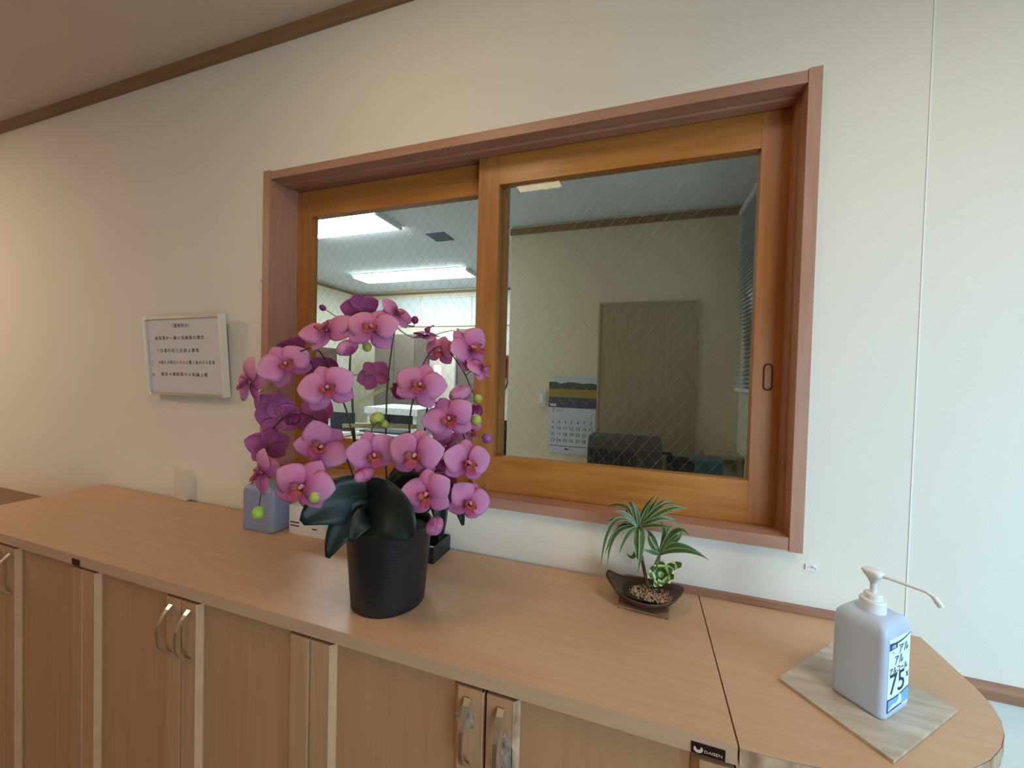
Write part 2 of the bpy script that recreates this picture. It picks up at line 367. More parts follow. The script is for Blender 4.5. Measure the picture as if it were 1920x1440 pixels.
BUDS = [[[-0.5809,-0.3636,1.4946],0.0107,"green"],[[-0.3646,-0.2371,1.3817],0.0113,"green"],[[-0.358,-0.2587,1.3337],0.0135,"green"],[[-0.5752,-0.3311,1.3313],0.016,"green"],[[-0.5585,-0.3258,1.3182],0.0098,"green"],[[-0.8287,-0.4203,1.1073],0.0135,"lime"],[[-0.6293,-0.4549,1.1782],0.0121,"green"],[[-0.6291,-0.3684,1.4918],0.0228,"half"],[[-0.3998,-0.2599,1.395],0.0237,"half"],[[-0.5653,-0.2581,1.3937],0.0224,"dark"],[[-0.5413,-0.4132,1.2241],0.0178,"half"],[[-0.3826,-0.3965,1.1341],0.0181,"half"],[[-0.3413,-0.2314,1.289],0.0126,"purple"],[[-0.8031,-0.3503,1.3194],0.0183,"dark"],[[-0.3841,-0.2101,1.3508],0.0209,"dark"],[[-0.5298,-0.254,1.5687],0.0091,"dark"],[[-0.7449,-0.3251,1.5926],0.0078,"dark"]]
STEMS = [[[[-0.6014,-0.3225,1.0761],[-0.6268,-0.3284,1.1952],[-0.6395,-0.3305,1.2957],[-0.6548,-0.3223,1.3832],[-0.6616,-0.3232,1.4468],[-0.6464,-0.3282,1.51],[-0.6045,-0.3134,1.5465],[-0.579,-0.2706,1.5569],[-0.5439,-0.2362,1.5556]],0.003],[[[-0.5954,-0.3206,1.0763],[-0.6224,-0.3267,1.2079],[-0.6511,-0.3338,1.3206],[-0.6709,-0.3392,1.3768],[-0.7221,-0.354,1.4826],[-0.7699,-0.3699,1.4812],[-0.8285,-0.3903,1.4417],[-0.8929,-0.3901,1.3889]],0.0025],[[[-0.5536,-0.3066,1.0774],[-0.5717,-0.2984,1.2069],[-0.5753,-0.2972,1.3216],[-0.5747,-0.2949,1.4173],[-0.5743,-0.2816,1.5012],[-0.5703,-0.2789,1.5659],[-0.6146,-0.2818,1.5859],[-0.6686,-0.3114,1.576],[-0.705,-0.3477,1.5083]],0.0023],[[[-0.5321,-0.2994,1.078],[-0.5132,-0.2897,1.2362],[-0.516,-0.2888,1.3245],[-0.5063,-0.284,1.3941],[-0.4939,-0.2554,1.4777],[-0.4633,-0.2332,1.5053],[-0.4088,-0.2389,1.4539],[-0.3797,-0.2417,1.404],[-0.3658,-0.2375,1.3817]],0.0023],[[[-0.5273,-0.2978,1.0782],[-0.4926,-0.2715,1.2346],[-0.4866,-0.2679,1.3114],[-0.4732,-0.2735,1.3698],[-0.4429,-0.2637,1.3581],[-0.4056,-0.2522,1.315],[-0.3618,-0.2843,1.2614],[-0.3432,-0.3028,1.1722]],0.0023],[[[-0.6014,-0.3225,1.0761],[-0.6774,-0.3105,1.225],[-0.7461,-0.309,1.2988],[-0.8104,-0.3297,1.3303],[-0.8663,-0.3491,1.2954],[-0.8635,-0.3723,1.2328],[-0.8414,-0.4004,1.1702],[-0.8277,-0.4198,1.1148]],0.0019],[[[-0.5825,-0.3275,1.0807],[-0.5921,-0.3735,1.2094],[-0.5575,-0.3831,1.2851],[-0.5547,-0.3701,1.3186],[-0.5657,-0.3281,1.3254]],0.002],[[[-0.5825,-0.3275,1.0807],[-0.6084,-0.3793,1.1912],[-0.6232,-0.4184,1.1937],[-0.6274,-0.4541,1.1826]],0.0017],[[[-0.5293,-0.3098,1.0822],[-0.4398,-0.3343,1.2047],[-0.4171,-0.3484,1.2566],[-0.4364,-0.3542,1.2846],[-0.4639,-0.3631,1.2953]],0.0019],[[[-0.5234,-0.3078,1.0824],[-0.4113,-0.3482,1.1768],[-0.3859,-0.3616,1.2174],[-0.3993,-0.3775,1.2143],[-0.4027,-0.3902,1.2063]],0.0019],[[[-0.471,-0.2735,1.3383],[-0.4283,-0.259,1.3522],[-0.3602,-0.2479,1.34]],0.0015],[[[-0.5723,-0.2798,1.5529],[-0.5471,-0.2492,1.5302],[-0.5126,-0.2263,1.5298],[-0.4448,-0.2148,1.5463],[-0.3924,-0.2207,1.5193]],0.0015],[[[-0.7922,-0.3785,1.4302],[-0.8527,-0.3766,1.3965],[-0.8827,-0.387,1.3763]],0.0015]]
LEAVES = [[[-0.5633,-0.3312,1.1407],[-0.6062,-0.402,1.1588],[-0.6526,-0.4638,1.1248],0.0542,"front"],[[-0.5765,-0.3362,1.1157],[-0.5905,-0.3978,1.1164],[-0.6085,-0.4393,1.0487],0.034,"under"],[[-0.5706,-0.3343,1.1134],[-0.5631,-0.3886,1.1172],[-0.568,-0.4195,1.0809],0.0252,"under"],[[-0.5893,-0.3509,1.158],[-0.4795,-0.4112,1.1557],[-0.4214,-0.4212,1.1118],0.0567,"front"],[[-0.5486,-0.3043,1.1091],[-0.5211,-0.2935,1.1856],[-0.5475,-0.2784,1.2373],0.0429,"up"],[[-0.5246,-0.2738,1.0959],[-0.4756,-0.2338,1.136],[-0.4531,-0.24,1.0289],0.0277,"front"],[[-0.5367,-0.2552,1.0881],[-0.4664,-0.1964,1.147],[-0.4115,-0.2027,1.0611],0.0277,"front"],[[-0.605,-0.2893,1.0899],[-0.6899,-0.294,1.1267],[-0.7366,-0.3321,1.1384],0.0227,"up"],[[-0.5355,-0.3226,1.1107],[-0.4791,-0.3138,1.1769],[-0.4376,-0.3351,1.1344],0.0454,"up"]]
TIES = [[[-0.6663,-0.3391,1.3101],[-0.4989,-0.2833,1.3123],0.005],[[-0.6492,-0.3209,1.3616],[-0.5701,-0.2822,1.4084],0.0038]]
SPIKES = [[[[0.0064,-0.0918,1.0767],[0.0263,-0.0756,1.1133],[0.0535,-0.0648,1.1584],0.0055],[[0.0064,-0.0918,1.0767],[0.0174,-0.0756,1.1187],[0.0404,-0.0864,1.159],0.0048],[[0.0064,-0.0918,1.0767],[0.0559,-0.081,1.1347],[0.0963,-0.054,1.1317],0.0055],[[0.0064,-0.0918,1.0767],[0.0671,-0.0972,1.1311],[0.1144,-0.0864,1.134],0.0062],[[0.0064,-0.0918,1.0767],[-0.0115,-0.0756,1.1215],[-0.0212,-0.054,1.1244],0.0082],[[0.0064,-0.0918,1.0767],[-0.0283,-0.0648,1.1159],[-0.0805,-0.0324,1.0959],0.0055],[[0.0064,-0.0918,1.0767],[-0.0359,-0.0756,1.0846],[-0.0711,-0.054,1.0692],0.0055],[[0.0064,-0.0918,1.0767],[-0.0533,-0.108,1.0867],[-0.0794,-0.1188,0.9738],0.0062],[[0.0064,-0.0918,1.0767],[-0.0467,-0.0972,1.0574],[-0.0639,-0.108,0.9769],0.0062],[[0.0064,-0.0918,1.0767],[-0.0411,-0.0864,1.0609],[-0.0743,-0.0648,0.9855],0.0055],[[0.0064,-0.0918,1.0767],[-0.01,-0.0864,1.0788],[-0.0284,-0.0648,1.1186],0.0109],[[0.0064,-0.0918,1.0767],[0.0141,-0.1188,1.0623],[0.0049,-0.1404,0.9819],0.0089],[[0.0064,-0.0918,1.0767],[0.0,-0.1188,1.0537],[0.0114,-0.1296,1.0006],0.0082],[[0.0064,-0.0918,1.0767],[0.056,-0.0972,1.1091],[0.1029,-0.0756,1.0904],0.0062],[[0.0064,-0.0918,1.0767],[-0.0014,-0.0864,1.0074],[-0.0219,-0.0756,1.0046],0.0068],[[0.0064,-0.0918,1.0767],[0.02,-0.0864,1.1134],[0.0337,-0.0864,1.1439],0.0055],[[0.0064,-0.0918,1.0767],[0.0015,-0.0972,1.1144],[-0.0105,-0.0972,1.1415],0.0055],[[0.0064,-0.0918,1.0767],[0.0395,-0.0756,1.1217],[0.066,-0.0648,1.1468],0.0048],[[0.0064,-0.0918,1.0767],[-0.0231,-0.0972,1.107],[-0.0542,-0.108,1.1155],0.0055],[[0.0064,-0.0918,1.0767],[0.0383,-0.108,1.0938],[0.0807,-0.1188,1.0977],0.0055],[[0.0064,-0.0918,1.0767],[-0.0317,-0.0756,1.0717],[-0.0698,-0.0648,1.0139],0.0055],[[0.0064,-0.0918,1.0767],[-0.0177,-0.108,1.066],[-0.0375,-0.1296,1.0199],0.0062],[[0.0064,-0.0918,1.0767],[0.0473,-0.0756,1.1097],[0.1087,-0.054,1.1202],0.0055]],[[[0.0544,-0.0918,1.0194],[0.0637,-0.0864,1.0704],[0.0539,-0.0756,1.0936],0.0068],[[0.0544,-0.0918,1.0194],[0.0787,-0.0972,1.0641],[0.0981,-0.0972,1.0735],0.0068],[[0.0544,-0.0918,1.0194],[0.0852,-0.108,1.087],[0.1171,-0.1188,1.0836],0.0082],[[0.0544,-0.0918,1.0194],[0.0953,-0.0972,1.0516],[0.1628,-0.0972,1.0257],0.0082],[[0.0544,-0.0918,1.0194],[0.1038,-0.108,1.0449],[0.1537,-0.1188,1.0386],0.0068],[[0.0544,-0.0918,1.0194],[0.0402,-0.0864,1.0537],[0.0243,-0.0648,1.0641],0.0068],[[0.0544,-0.0918,1.0194],[0.0338,-0.108,1.0484],[0.0279,-0.1188,1.0772],0.0068],[[0.0544,-0.0918,1.0194],[0.0734,-0.0756,1.0483],[0.0586,-0.0648,1.0746],0.0082],[[0.0544,-0.0918,1.0194],[0.0473,-0.108,0.9997],[0.042,-0.1296,0.9962],0.0068],[[0.0544,-0.0918,1.0194],[0.0946,-0.0756,1.0582],[0.1077,-0.054,1.0781],0.0068],[[0.0544,-0.0918,1.0194],[0.0368,-0.108,1.0298],[0.0161,-0.1188,1.0372],0.0068],[[0.0544,-0.0918,1.0194],[0.068,-0.0756,1.067],[0.0835,-0.054,1.081],0.0055]]]
TRUNK = [[0.0331,-0.0918,0.9311],[0.0191,-0.0918,0.9872],[0.0088,-0.0918,1.0378],[0.0064,-0.0918,1.0767]]
TRUNK2 = [[0.0502,-0.0864,0.9317],[0.0534,-0.0896,0.9795],[0.0544,-0.0918,1.0194]]
STRIPED = [[[0.0604,-0.0972,0.9741],[0.0449,-0.1134,0.9942],[0.031,-0.1188,0.9827],0.0082],[[0.0604,-0.0972,0.9741],[0.043,-0.1134,0.9786],[0.0278,-0.1188,0.9707],0.0082],[[0.0604,-0.0972,0.9741],[0.0587,-0.1134,1.0043],[0.0614,-0.1188,1.0198],0.0082],[[0.0604,-0.0972,0.9741],[0.0729,-0.1134,0.9943],[0.0887,-0.1188,0.9924],0.0089],[[0.0604,-0.0972,0.9741],[0.0689,-0.1134,0.9747],[0.0803,-0.1188,0.9683],0.0089],[[0.0604,-0.0972,0.9741],[0.0599,-0.1134,0.9666],[0.0576,-0.1188,0.9563],0.0082],[[0.0604,-0.0972,0.9741],[0.0773,-0.1134,1.0027],[0.0832,-0.1188,1.0212],0.0096],[[0.0604,-0.0972,0.9741],[0.0506,-0.1134,0.9623],[0.0437,-0.1188,0.9536],0.0082],[[0.0604,-0.0972,0.9741],[0.0885,-0.1134,1.0097],[0.1084,-0.1188,1.0109],0.0082],[[0.0604,-0.0972,0.9741],[0.0768,-0.1134,0.9825],[0.0924,-0.1188,0.9831],0.0082]]
# ------------------------------------------------------------------ setting
FL = -(H0 + ZC/S)          # floor level in units
CE = 1.137                 # ceiling level in units
def struct(name, bm, m, label, cat, **k):
    return tag(obj(name, bm, m, **k), label, cat, kind='structure')
struct('floor', box(-4.3, 1.84, -3.7, .06, FL-.06, FL), floor_m, 'brown floor of the hall', 'floor')
struct('ceiling', box(-4.3, 1.84, -3.7, 0.0, CE, CE+.06), ceil_m, 'cream ceiling above the counter, top left of the photo', 'ceiling')
bm = box(-4.3, -1.215, 0, .13, FL, CE); bx(bm, .324, 1.84, 0, .13, FL, CE)
bx(bm, -1.215, .324, 0, .13, FL, -.352); bx(bm, -1.215, .324, 0, .13, .652, CE)
struct('wall_north', bm, wallpaper, 'cream papered wall holding the wooden sliding window', 'wall')
struct('wall_west', box(-4.36, -4.3, -3.7, .13, FL, CE), wallpaper, 'side wall at the far left end of the hall', 'wall')
struct('wall_south', box(-4.3, 1.84, -3.76, -3.7, FL, CE), wallpaper, 'rear wall of the hall behind the viewer', 'wall')
bm = box(1.76, 1.84, -3.7, -3.15, FL, CE); bx(bm, 1.76, 1.84, -1.85, -1.42, FL, CE); bx(bm, 1.76, 1.84, -.58, 0, FL, CE); bx(bm, 1.76, 1.84, -1.42, -.58, FL, -.52); bx(bm, 1.76, 1.84, -1.42, -.58, .32, CE); bx(bm, 1.76, 1.84, -3.15, -1.85, .65, CE)
struct('wall_east', bm, wallpaper, 'right end wall of the hall with the glazed opening', 'wall')
w2 = thing('window_2', 'glazed entrance opening in the right end wall', 'window', W(1.80, -2.5, FL), kind='structure')
for yy in (-3.15, -2.51, -1.88): obj('frame_post', box(1.77, 1.81, yy, yy+.03, FL, .65), steel_m, w2)
obj('head_rail', box(1.77, 1.81, -3.15, -1.85, .62, .65), steel_m, w2)
w5 = thing('window_5', 'small window in the right end wall near the corner shelf', 'window', W(1.80, -1.0, -.52), kind='structure')
bm = box(1.77, 1.81, -1.42, -1.39, -.52, .32); bx(bm, 1.77, 1.81, -.61, -.58, -.52, .32); bx(bm, 1.77, 1.81, -1.39, -.61, -.52, -.49); bx(bm, 1.77, 1.81, -1.39, -.61, .29, .32)
obj('frame', bm, steel_m, w5)
struct('trim_1', box(-4.3, 1.76, -.014, 0, 1.094, CE), mould_m, 'brown wooden moulding running under the cream ceiling', 'moulding', bevel=0.002)
struct('trim_2', box(-.02, .528, -.013, 0, -.515, -.484), rail_m, 'dark wooden rail on the wall just behind the counter', 'rail', bevel=0.002)
struct('trim_3', box(.56, 1.76, -.032, 0, -.585, -.567), rail_m, 'reddish wooden rail on the right wall beyond the counter end', 'rail', bevel=0.003)
struct('trim_4', box(.5262, .5285, -.0012, .0, -.48, 1.094), caulk_m, 'thin pale sealant line down the wall joint above the dispenser', 'trim')

# ------------------------------------------------------------------ sliding window between hall and office
win = thing('window_1', 'wooden two-pane sliding window with wired glass above the counter', 'window', W(-.445, 0, -.363), kind='structure')
for a, b in ((-1.233, -1.204), (.3165, .3415)):
    obj('side_casing', box(a, b, -.016, .024, -.3655, .669), casing_m, win, bevel=0.0015)
for a, b in ((-1.215, -1.198), (.311, .324)):
    obj('jamb', box(a, b, .024, .135, -.352, .652), casing_m, win, bevel=0.001)
obj('head_casing', box(-1.204, .3165, -.014, .024, .640, .666), casing_h, win, bevel=0.0015)
obj('head_track', box(-1.198, .311, .024, .052, .634, .652), casing_h, win, bevel=0.001)
obj('head_liner', box(-1.198, .311, .052, .135, .645, .653), casing_h, win)
obj('sill', box(-1.204, .3165, -.014, .030, -.363, -.3355), casing_h, win, bevel=0.0015)
obj('sill_track', box(-1.198, .311, .030, .135, -.356, -.340), casing_h, win, bevel=0.001)
def sash(x0, x1, y0, wl, wr, zb=-.339, zt=.641, rb=.103, rt=.088, pull=None):
    y1 = y0+.030
    s = obj('sash', box(x0, x0+wl, y0, y1, zb, zt), sash_v, win, bevel=0.0012)   # left stile carries the rest
    s.name = 'sash'
    obj('stile', box(x1-wr, x1, y0, y1, zb, zt), sash_v, s, bevel=0.0012)
    obj('bottom_rail', box(x0+wl, x1-wr, y0+.0006, y1, zb, zb+rb), sash_h, s, bevel=0.0008)
    obj('top_rail', box(x0+wl, x1-wr, y0+.0006, y1, zt-rt, zt), sash_h, s, bevel=0.0008)
    gx0, gx1, gz0, gz1 = x0+wl-.003, x1-wr+.003, zb+rb-.003, zt-rt+.003
    obj('glass_pane', box(gx0, gx1, y0+.012, y0+.018, gz0, gz1), glass_m, s)
    bmw = bmesh.new(); step = .031; rw = .00025; yc = y0+.015
    for sg in (1, -1):
        k = -60
        while k < 60:
            c = k*step*1.35; k += 1
            pts = []
            for x in (gx0+.004, gx1-.004):
                z = sg*1.25*(x-gx0)+c+gz0
                pts.append((x, z))
            (xa, za), (xb, zb2) = pts
            lo, hi = gz0+.004, gz1-.004
            def clip(xa, za, xb, zb2):
                t0, t1 = 0.0, 1.0; dz = zb2-za
                for lim, sgn in ((lo, 1), (hi, -1)):
                    q0 = sgn*(za-lim); q1 = sgn*(zb2-lim)
                    if q0 < 0 and q1 < 0: return None
                    if q0 < 0: t0 = max(t0, q0/(q0-q1))
                    if q1 < 0: t1 = min(t1, q0/(q0-q1))
                return (t0, t1) if t0 < t1 else None
            c2 = clip(xa, za, xb, zb2)
            if not c2: continue
            A = (xa+(xb-xa)*c2[0], yc, za+(zb2-za)*c2[0]); B = (xa+(xb-xa)*c2[1], yc, za+(zb2-za)*c2[1])
            tube([A, B], rw, 3, bmw)
    wm = obj('safety_wire', bmw, wire_m, s); wm['kind'] = 'stuff'
    return s
s_rear = sash(-1.200, -.395, .092, .066, .060, rb=.108, rt=.092)
s_front = sash(-.472, .312, .058, .065, .060)
bm = bmesh.new(); pts = rrect(.020*S, .064*S, .0095*S, 5)
o1 = [(x, z) for x, z in pts]; i1 = [(x*.72, z*.9) for x, z in pts]
vs = []
for ring, y in ((o1, 0.0), (o1, -.0018), (i1, -.0018), (i1, .0)):
    vs.append([bm.verts.new((x, y, z)) for x, z in ring])
n = len(o1)
for a, b in zip(vs, vs[1:]):
    for i in range(n): bm.faces.new((a[i], a[(i+1) % n], b[(i+1) % n], b[i]))
fp = obj('finger_pull', bm, gap_m, s_front, raw=True); fp.location = W(.283, .058, .014) - ORG[s_front]
bm = bmesh.new(); bm.faces.new([bm.verts.new((x, -.0004, z)) for x, z in i1]); 
fi = obj('pull_recess', bm, sash_v, s_front, raw=True); fi.location = fp.location

# ------------------------------------------------------------------ counter: three cupboard units, one long top, curved end shelf
CT = -H0
tp = thing('countertop', 'long beech laminate worktop carrying the orchid and the bowl planter', 'countertop', W(-.98, -.2, CT-.027))
obj('board', box(-2.108, .1415, -.405, -.0145, CT-.027, CT), top_m, tp, bevel=0.0022, seg=3)
def badge(x0, x1, lettered):
    p = obj('badge', box(x0, x1, -.4066, -.405, -.5235, -.5085), plate_black, tp, bevel=0.0008)
    if lettered:
        c = W((x0+x1)/2, -.4067, -.516)
        bm = bmesh.new(); ring = []
        for i in range(19):
            a = math.radians(150+250*i/18); wd_ = .0008+.0017*math.sin(math.pi*i/18)**.7
            ring.append(((.0048+wd_)*math.cos(a), (.0042+wd_)*math.sin(a), (.0048-wd_)*math.cos(a), (.0042-wd_)*math.sin(a)))
        for q0, q1 in zip(ring, ring[1:]):
            vs = [bm.verts.new((X, -.0003, Z)) for X, Z in ((q0[0], q0[1]), (q1[0], q1[1]), (q1[2], q1[3]), (q0[2], q0[3]))]
            bm.faces.new(vs)
        e = obj('emblem', bm, plate_text, p, raw=True); e.location = W(x0+.0085, -.4067, -.5155) - ORG[p]
        text('lettering', 'DAISEN', .0062, plate_text, p, W(x0+.0275, -.4067, -.5178)-ORG[p], width=.024)
badge(.084, .1265, True); badge(-1.401, -1.369, False)
HB = bmesh.new()
def handle_mesh():
    bm = bmesh.new(); rings = []; n = 16; hh = .0615
    for i in range(n+1):
        t = -1+2*i/n; z = hh*t; y = -.030*(1-abs(t)**2.6)
        wv = .0035+.0032*abs(t)**1.5; th = .0022+.0006*abs(t)
        dz = hh; dy = .030*2.6*abs(t)**1.6*(1 if t > 0 else -1)
        nv = Vector((0, -dz, dy)).normalized()
        c = Vector((0, y, z))
        rings.append([c+Vector((sx*wv, 0, 0))+sy*th*nv for sx, sy in ((-1, -1), (1, -1), (1, 1), (-1, 1))])
    return loft(rings, bm)
hsrc = None
def unit(x0, label):
    global hsrc
    w = .7515; x1 = x0+w; c = (x0+x1)/2; zt = -.5325; zb = FL+.06
    t = thing('cupboard', label, 'cupboard', W(c, -.2, FL), 'cupboards under the worktop')
    bm = box(x0+.001, x0+.018, -.376, -.016, FL+.05, CT-.0275); bx(bm, x1-.018, x1-.001, -.376, -.016, FL+.05, CT-.0275)
    bx(bm, x0+.018, x1-.018, -.026, -.016, FL+.05, CT-.0275); bx(bm, x0+.018, x1-.018, -.37, -.03, FL+.05, FL+.07)
    bx(bm, x0+.018, x1-.018, -.37, -.35, CT-.05, CT-.0275)
    obj('carcass', bm, gap_m, t)
    obj('plinth', box(x0+.001, x1-.001, -.36, -.04, FL, FL+.05), gap_m, t)
    for a, b, side in ((x0+.0032, c-.003, 0), (c+.003, x1-.0032, 1)):
        d = obj('door', box(a, b, -.392, -.378, zb, zt), door_m, t)
        for k, (p, q) in enumerate(((a, a+.056), (b-.056, b))):
            bm = bmesh.new(); ch = .010
            left_open = (k == 1); right_open = (k == 0)
            pts = [(p, -.392), (q, -.392), (q, -.394) if right_open else (q, -.4035), (q-(ch if right_open else .001), -.4045), (p+(ch if left_open else .001), -.4045), (p, -.394) if left_open else (p, -.4035)]
            prism(pts, zb, zt, bm)
            obj('stile', bm, stile_m, d)
            # worn pale edge banding on the inner slope
            if right_open:
                obj('edge_band', prism([(q, -.3945), (q-ch, -.4050), (q-ch+.0012, -.4050), (q+.0008, -.3945)], zb, zt), worn_m if x0 > -.7 and side else band_m, d)
            elif side == 1 or x0 > -.7:
                obj('edge_band', box(q-.0022, q+.0003, -.4049, -.394, zb, zt), band_m, d)
        px = c-.030 if side == 0 else c+.030
        if hsrc is None:
            h = obj('handle', handle_mesh(), handle_m, d, raw=True); hsrc = h
        else: h = share('handle', hsrc, d)
        h.location = W(px, -.4045, -.606)-ORG[d]+Vector((0, -.001, 0))
        if x0 > -.7:                       # laminate peeled by wear around the two front handles
            rnd = random.Random(3+side)
            bm = bmesh.new(); pts = []
            cx, cz, rx, rz = (px+.012, -.635, .013, .045) if side else (px-.004, -.585, .017, .016)
            for i in range(22):
                a = 2*math.pi*i/22; q = .75+.5*rnd.random()
                pts.append((cx+rx*q*math.cos(a), cz+rz*q*math.sin(a)))
            lo = [bm.verts.new((X, -.4045, Z)) for X, Z in pts]; hi = [bm.verts.new((X, -.4050, Z)) for X, Z in pts]
            bm.faces.new(hi)
            for i in range(22): bm.faces.new((lo[i], lo[(i+1) % 22], hi[(i+1) % 22], hi[i]))
            obj('worn_patch', bm, worn_patch_m, d)
    return t
worn_patch_m = mat('peeled_laminate', srgb(196, 178, 158), 0.6, color2=srgb(128, 104, 92), scale=(90, 90, 60), detail=6)
unit(-2.108, 'beech cupboard with curved handles, far left under the worktop')
unit(-1.3575, 'beech two-door cupboard left of and below the orchid, second from left')
unit(-.607, 'beech cupboard with worn handle stiles, below the orchid pot and bowl planter')

es = thing('corner_shelf', 'curved beech end shelf holding the dispenser bottle', 'shelf', W(.3, -.2, FL))
def curve_outline(inset=0.0, x0=.144):
    pts = [(x0, -.0145), (x0, -.405+inset)]
    for i in range(13):
        a = math.radians(-90+90*i/12)
        pts.append((.15+(.395-inset)*math.cos(a), -.15+(.255-inset)*math.sin(a)))
    pts.append((.545-inset, -.0145))
    return pts
obj('top_board', prism(curve_outline(), CT-.027, CT-.0005), top_m, es, bevel=0.002, seg=2)
bm = bmesh.new(); oc = curve_outline(); oi = curve_outline(-.0006)
oc, oi = oc[1:-1], oi[1:-1]
for a in range(len(oc)-1):
    v = [bm.verts.new((*q, z)) for q, z in ((oi[a], CT-.0268), (oi[a+1], CT-.0268), (oi[a+1], CT-.0022), (oi[a], CT-.0022))]
    bm.faces.new(v)
obj('edge_band', bm, worn_m, es, smooth=True)
for z in (-.92, FL+.03): obj('shelf_board', prism(curve_outline(.012), z-.02, z), door_m, es)
obj('side_panel', box(.146, .162, -.38, -.016, FL, CT-.0275), door_m, es)
obj('back_panel', box(.162, .515, -.028, -.016, FL, CT-.0275), door_m, es)
dark_top_m = mat('dark_oiled_board', srgb(140, 106, 76), 0.5, color2=srgb(124, 92, 64), scale=(5, 80, 40))
sd = thing('low_cabinet', 'lower brown cabinet standing left of the long worktop', 'cabinet', W(-2.7, -.2, FL))
obj('top_board', box(-3.4, -2.118, -.38, -.006, -.632, -.607), dark_top_m, sd, bevel=0.002)
obj('body', box(-3.38, -2.125, -.36, -.010, FL, -.633), door_m, sd)

# ------------------------------------------------------------------ things on the wall
ps = thing('framed_notice', 'silver framed notice with printed lines on the left wall', 'sign', W(-1.590, -.022, -.104), rot=(math.radians(4.0), math.radians(-.5), 0))
FW, FH = .452, .315
obj('backing', box(-FW/2+.004, FW/2-.004, .002, .010, .004, FH-.004), wood_back_m, ps, raw=True)
obj('paper', box(-FW/2+.010, FW/2-.010, -.0015, .002, .010, FH-.010), paper_m, ps, raw=True)
for a, b in ((-FW/2, -FW/2+.014), (FW/2-.014, FW/2)): obj('side_bar', box(a, b, -.008, .012, 0, FH), bar_m, ps, raw=True, bevel=.003, seg=3)
for a, b in ((0, .010), (FH-.010, FH)): obj('cross_bar', box(-FW/2+.014, FW/2-.014, -.006, .012, a, b), silver_m, ps, raw=True, bevel=.002)
text('title_print', '（業務時分）', .0165, ink_m, ps, (-.005, -.0018, .276), width=.092, gap=1.25)
text('number_print', '一', .017, grey_ink_m, ps, (-.190, -.0018, .222))
text('number_print', '二', .017, grey_ink_m, ps, (-.190, -.0018, .173))
text('number_print', '三', .017, grey_ink_m, ps, (-.190, -.0018, .125))
text('number_print', '四', .017, grey_ink_m, ps, (-.190, -.0018, .078))
for zz, s_, x0, x1 in ((.228, '成員業の〜廊と会棟業の運営', -.163, .122), (.178, '７月業の民と会員よ費等', -.158, .088), (.131, '※前０８時分とちら２階１夜の００意員', -.150, .172), (.083, '東京４階幹事００県議上暖', -.142, .128)):
    text('line_print', s_, .0165, ink_m, ps, ((x0+x1)/2, -.0018, zz), width=x1-x0, gap=1.35)
ot = thing('wall_outlet', 'cream outlet cover low on the left wall, touching the worktop', 'outlet', W(-1.625, 0, -.497))
obj('cover', box(-1.656, -1.594, -.022, 0, -.4965, -.386), cream_plastic, ot, bevel=0.003)
obj('socket_plate', box(-1.642, -1.608, -.0235, -.022, -.475, -.405), cream_plastic, ot, bevel=0.0008)
hk = thing('wall_hook', 'tiny white hook on the wall right of the window', 'hook', W(.362, 0, -.398))
obj('base_plate', box(.352, .372, -.003, 0, -.404, -.392), white_plastic, hk, bevel=.001)
obj('hook_arm', tube([W(.366, -.002, -.395)-W(.362, 0, -.398), W(.367, -.012, -.397)-W(.362, 0, -.398), W(.367, -.014, -.392)-W(.362, 0, -.398)], .002, 6), white_plastic, hk, raw=True)
nl = tag(obj('nail', lathe([(.0018, 0), (.0018, .012), (.004, .012), (.004, .014)], 10), steel_m, raw=True), 'small nail in the wall beside the left window casing', 'nail')
nl.location = W(-1.242, 0, .302); nl.rotation_euler = (math.pi/2, 0, 0)

# ------------------------------------------------------------------ things on the counter
jg = thing('frosted_jug', 'square frosted blue plastic jug behind the orchid, left of the white carton', 'jug', W(-1.104, -.090, CT))
bm = loft([[(x*s, y*s, z) for x, y in rrect(.138, .080, .014, 4)] for s, z in ((.93, 0), (1, .006), (1, .125), (.97, .138), (.80, .150), (.42, .156))])
obj('body', bm, jug_m, jg, raw=True, smooth=False)
obj('neck', lathe([(.020, .155), (.020, .162)], 20, cx=-.045), jug_m, jg, raw=True)
obj('cap', lathe([(.021, .158), (.021, .172), (.018, .175)], 20, cx=-.045), white_plastic, jg, raw=True)
cb = thing('carton', 'white carton with printed bars between frosted jug and orchid pot', 'box', W(-.939, -.055, CT))
obj('body', box(-.0765, .0765, -.042, .042, 0, .092), carton_m, cb, raw=True, bevel=.0008)
obj('lid_flap', box(-.0765, .0765, -.042, .042, .0922, .0932), carton_m, cb, raw=True)
for z, h in ((.036, .004), (.025, .004)): obj('printed_bar', box(-.071, -.033, -.0424, -.042, z, z+h), dark_grey, cb, raw=True)
obj('printed_logo', box(.020, .040, -.0424, -.042, .024, .028), dark_grey, cb, raw=True)
dt = thing('lacquer_tray', 'small black open tray behind the orchid pot', 'tray', W(-.570, -.062, CT))
bm = bmesh.new(); wx, dy_, hz, th = .075, .051, .046, .004
bx(bm, -wx, wx, -dy_, dy_, 0, .004)
for a in ((-wx, wx, -dy_, -dy_+th), (-wx, wx, dy_-th, dy_), (-wx, -wx+th, -dy_+th, dy_-th), (wx-th, wx, -dy_+th, dy_-th)): bx(bm, *a, .004, hz)
obj('body', bm, dish_m, dt, raw=True)
cd = tag(obj('paper_slip', box(-.030, .030, -.020, .020, 0, .024), paper_m, raw=True), 'white slips of paper lying in the black tray', 'paper')
cd.location = W(-.545, -.085, CT)+Vector((0, 0, .0045))

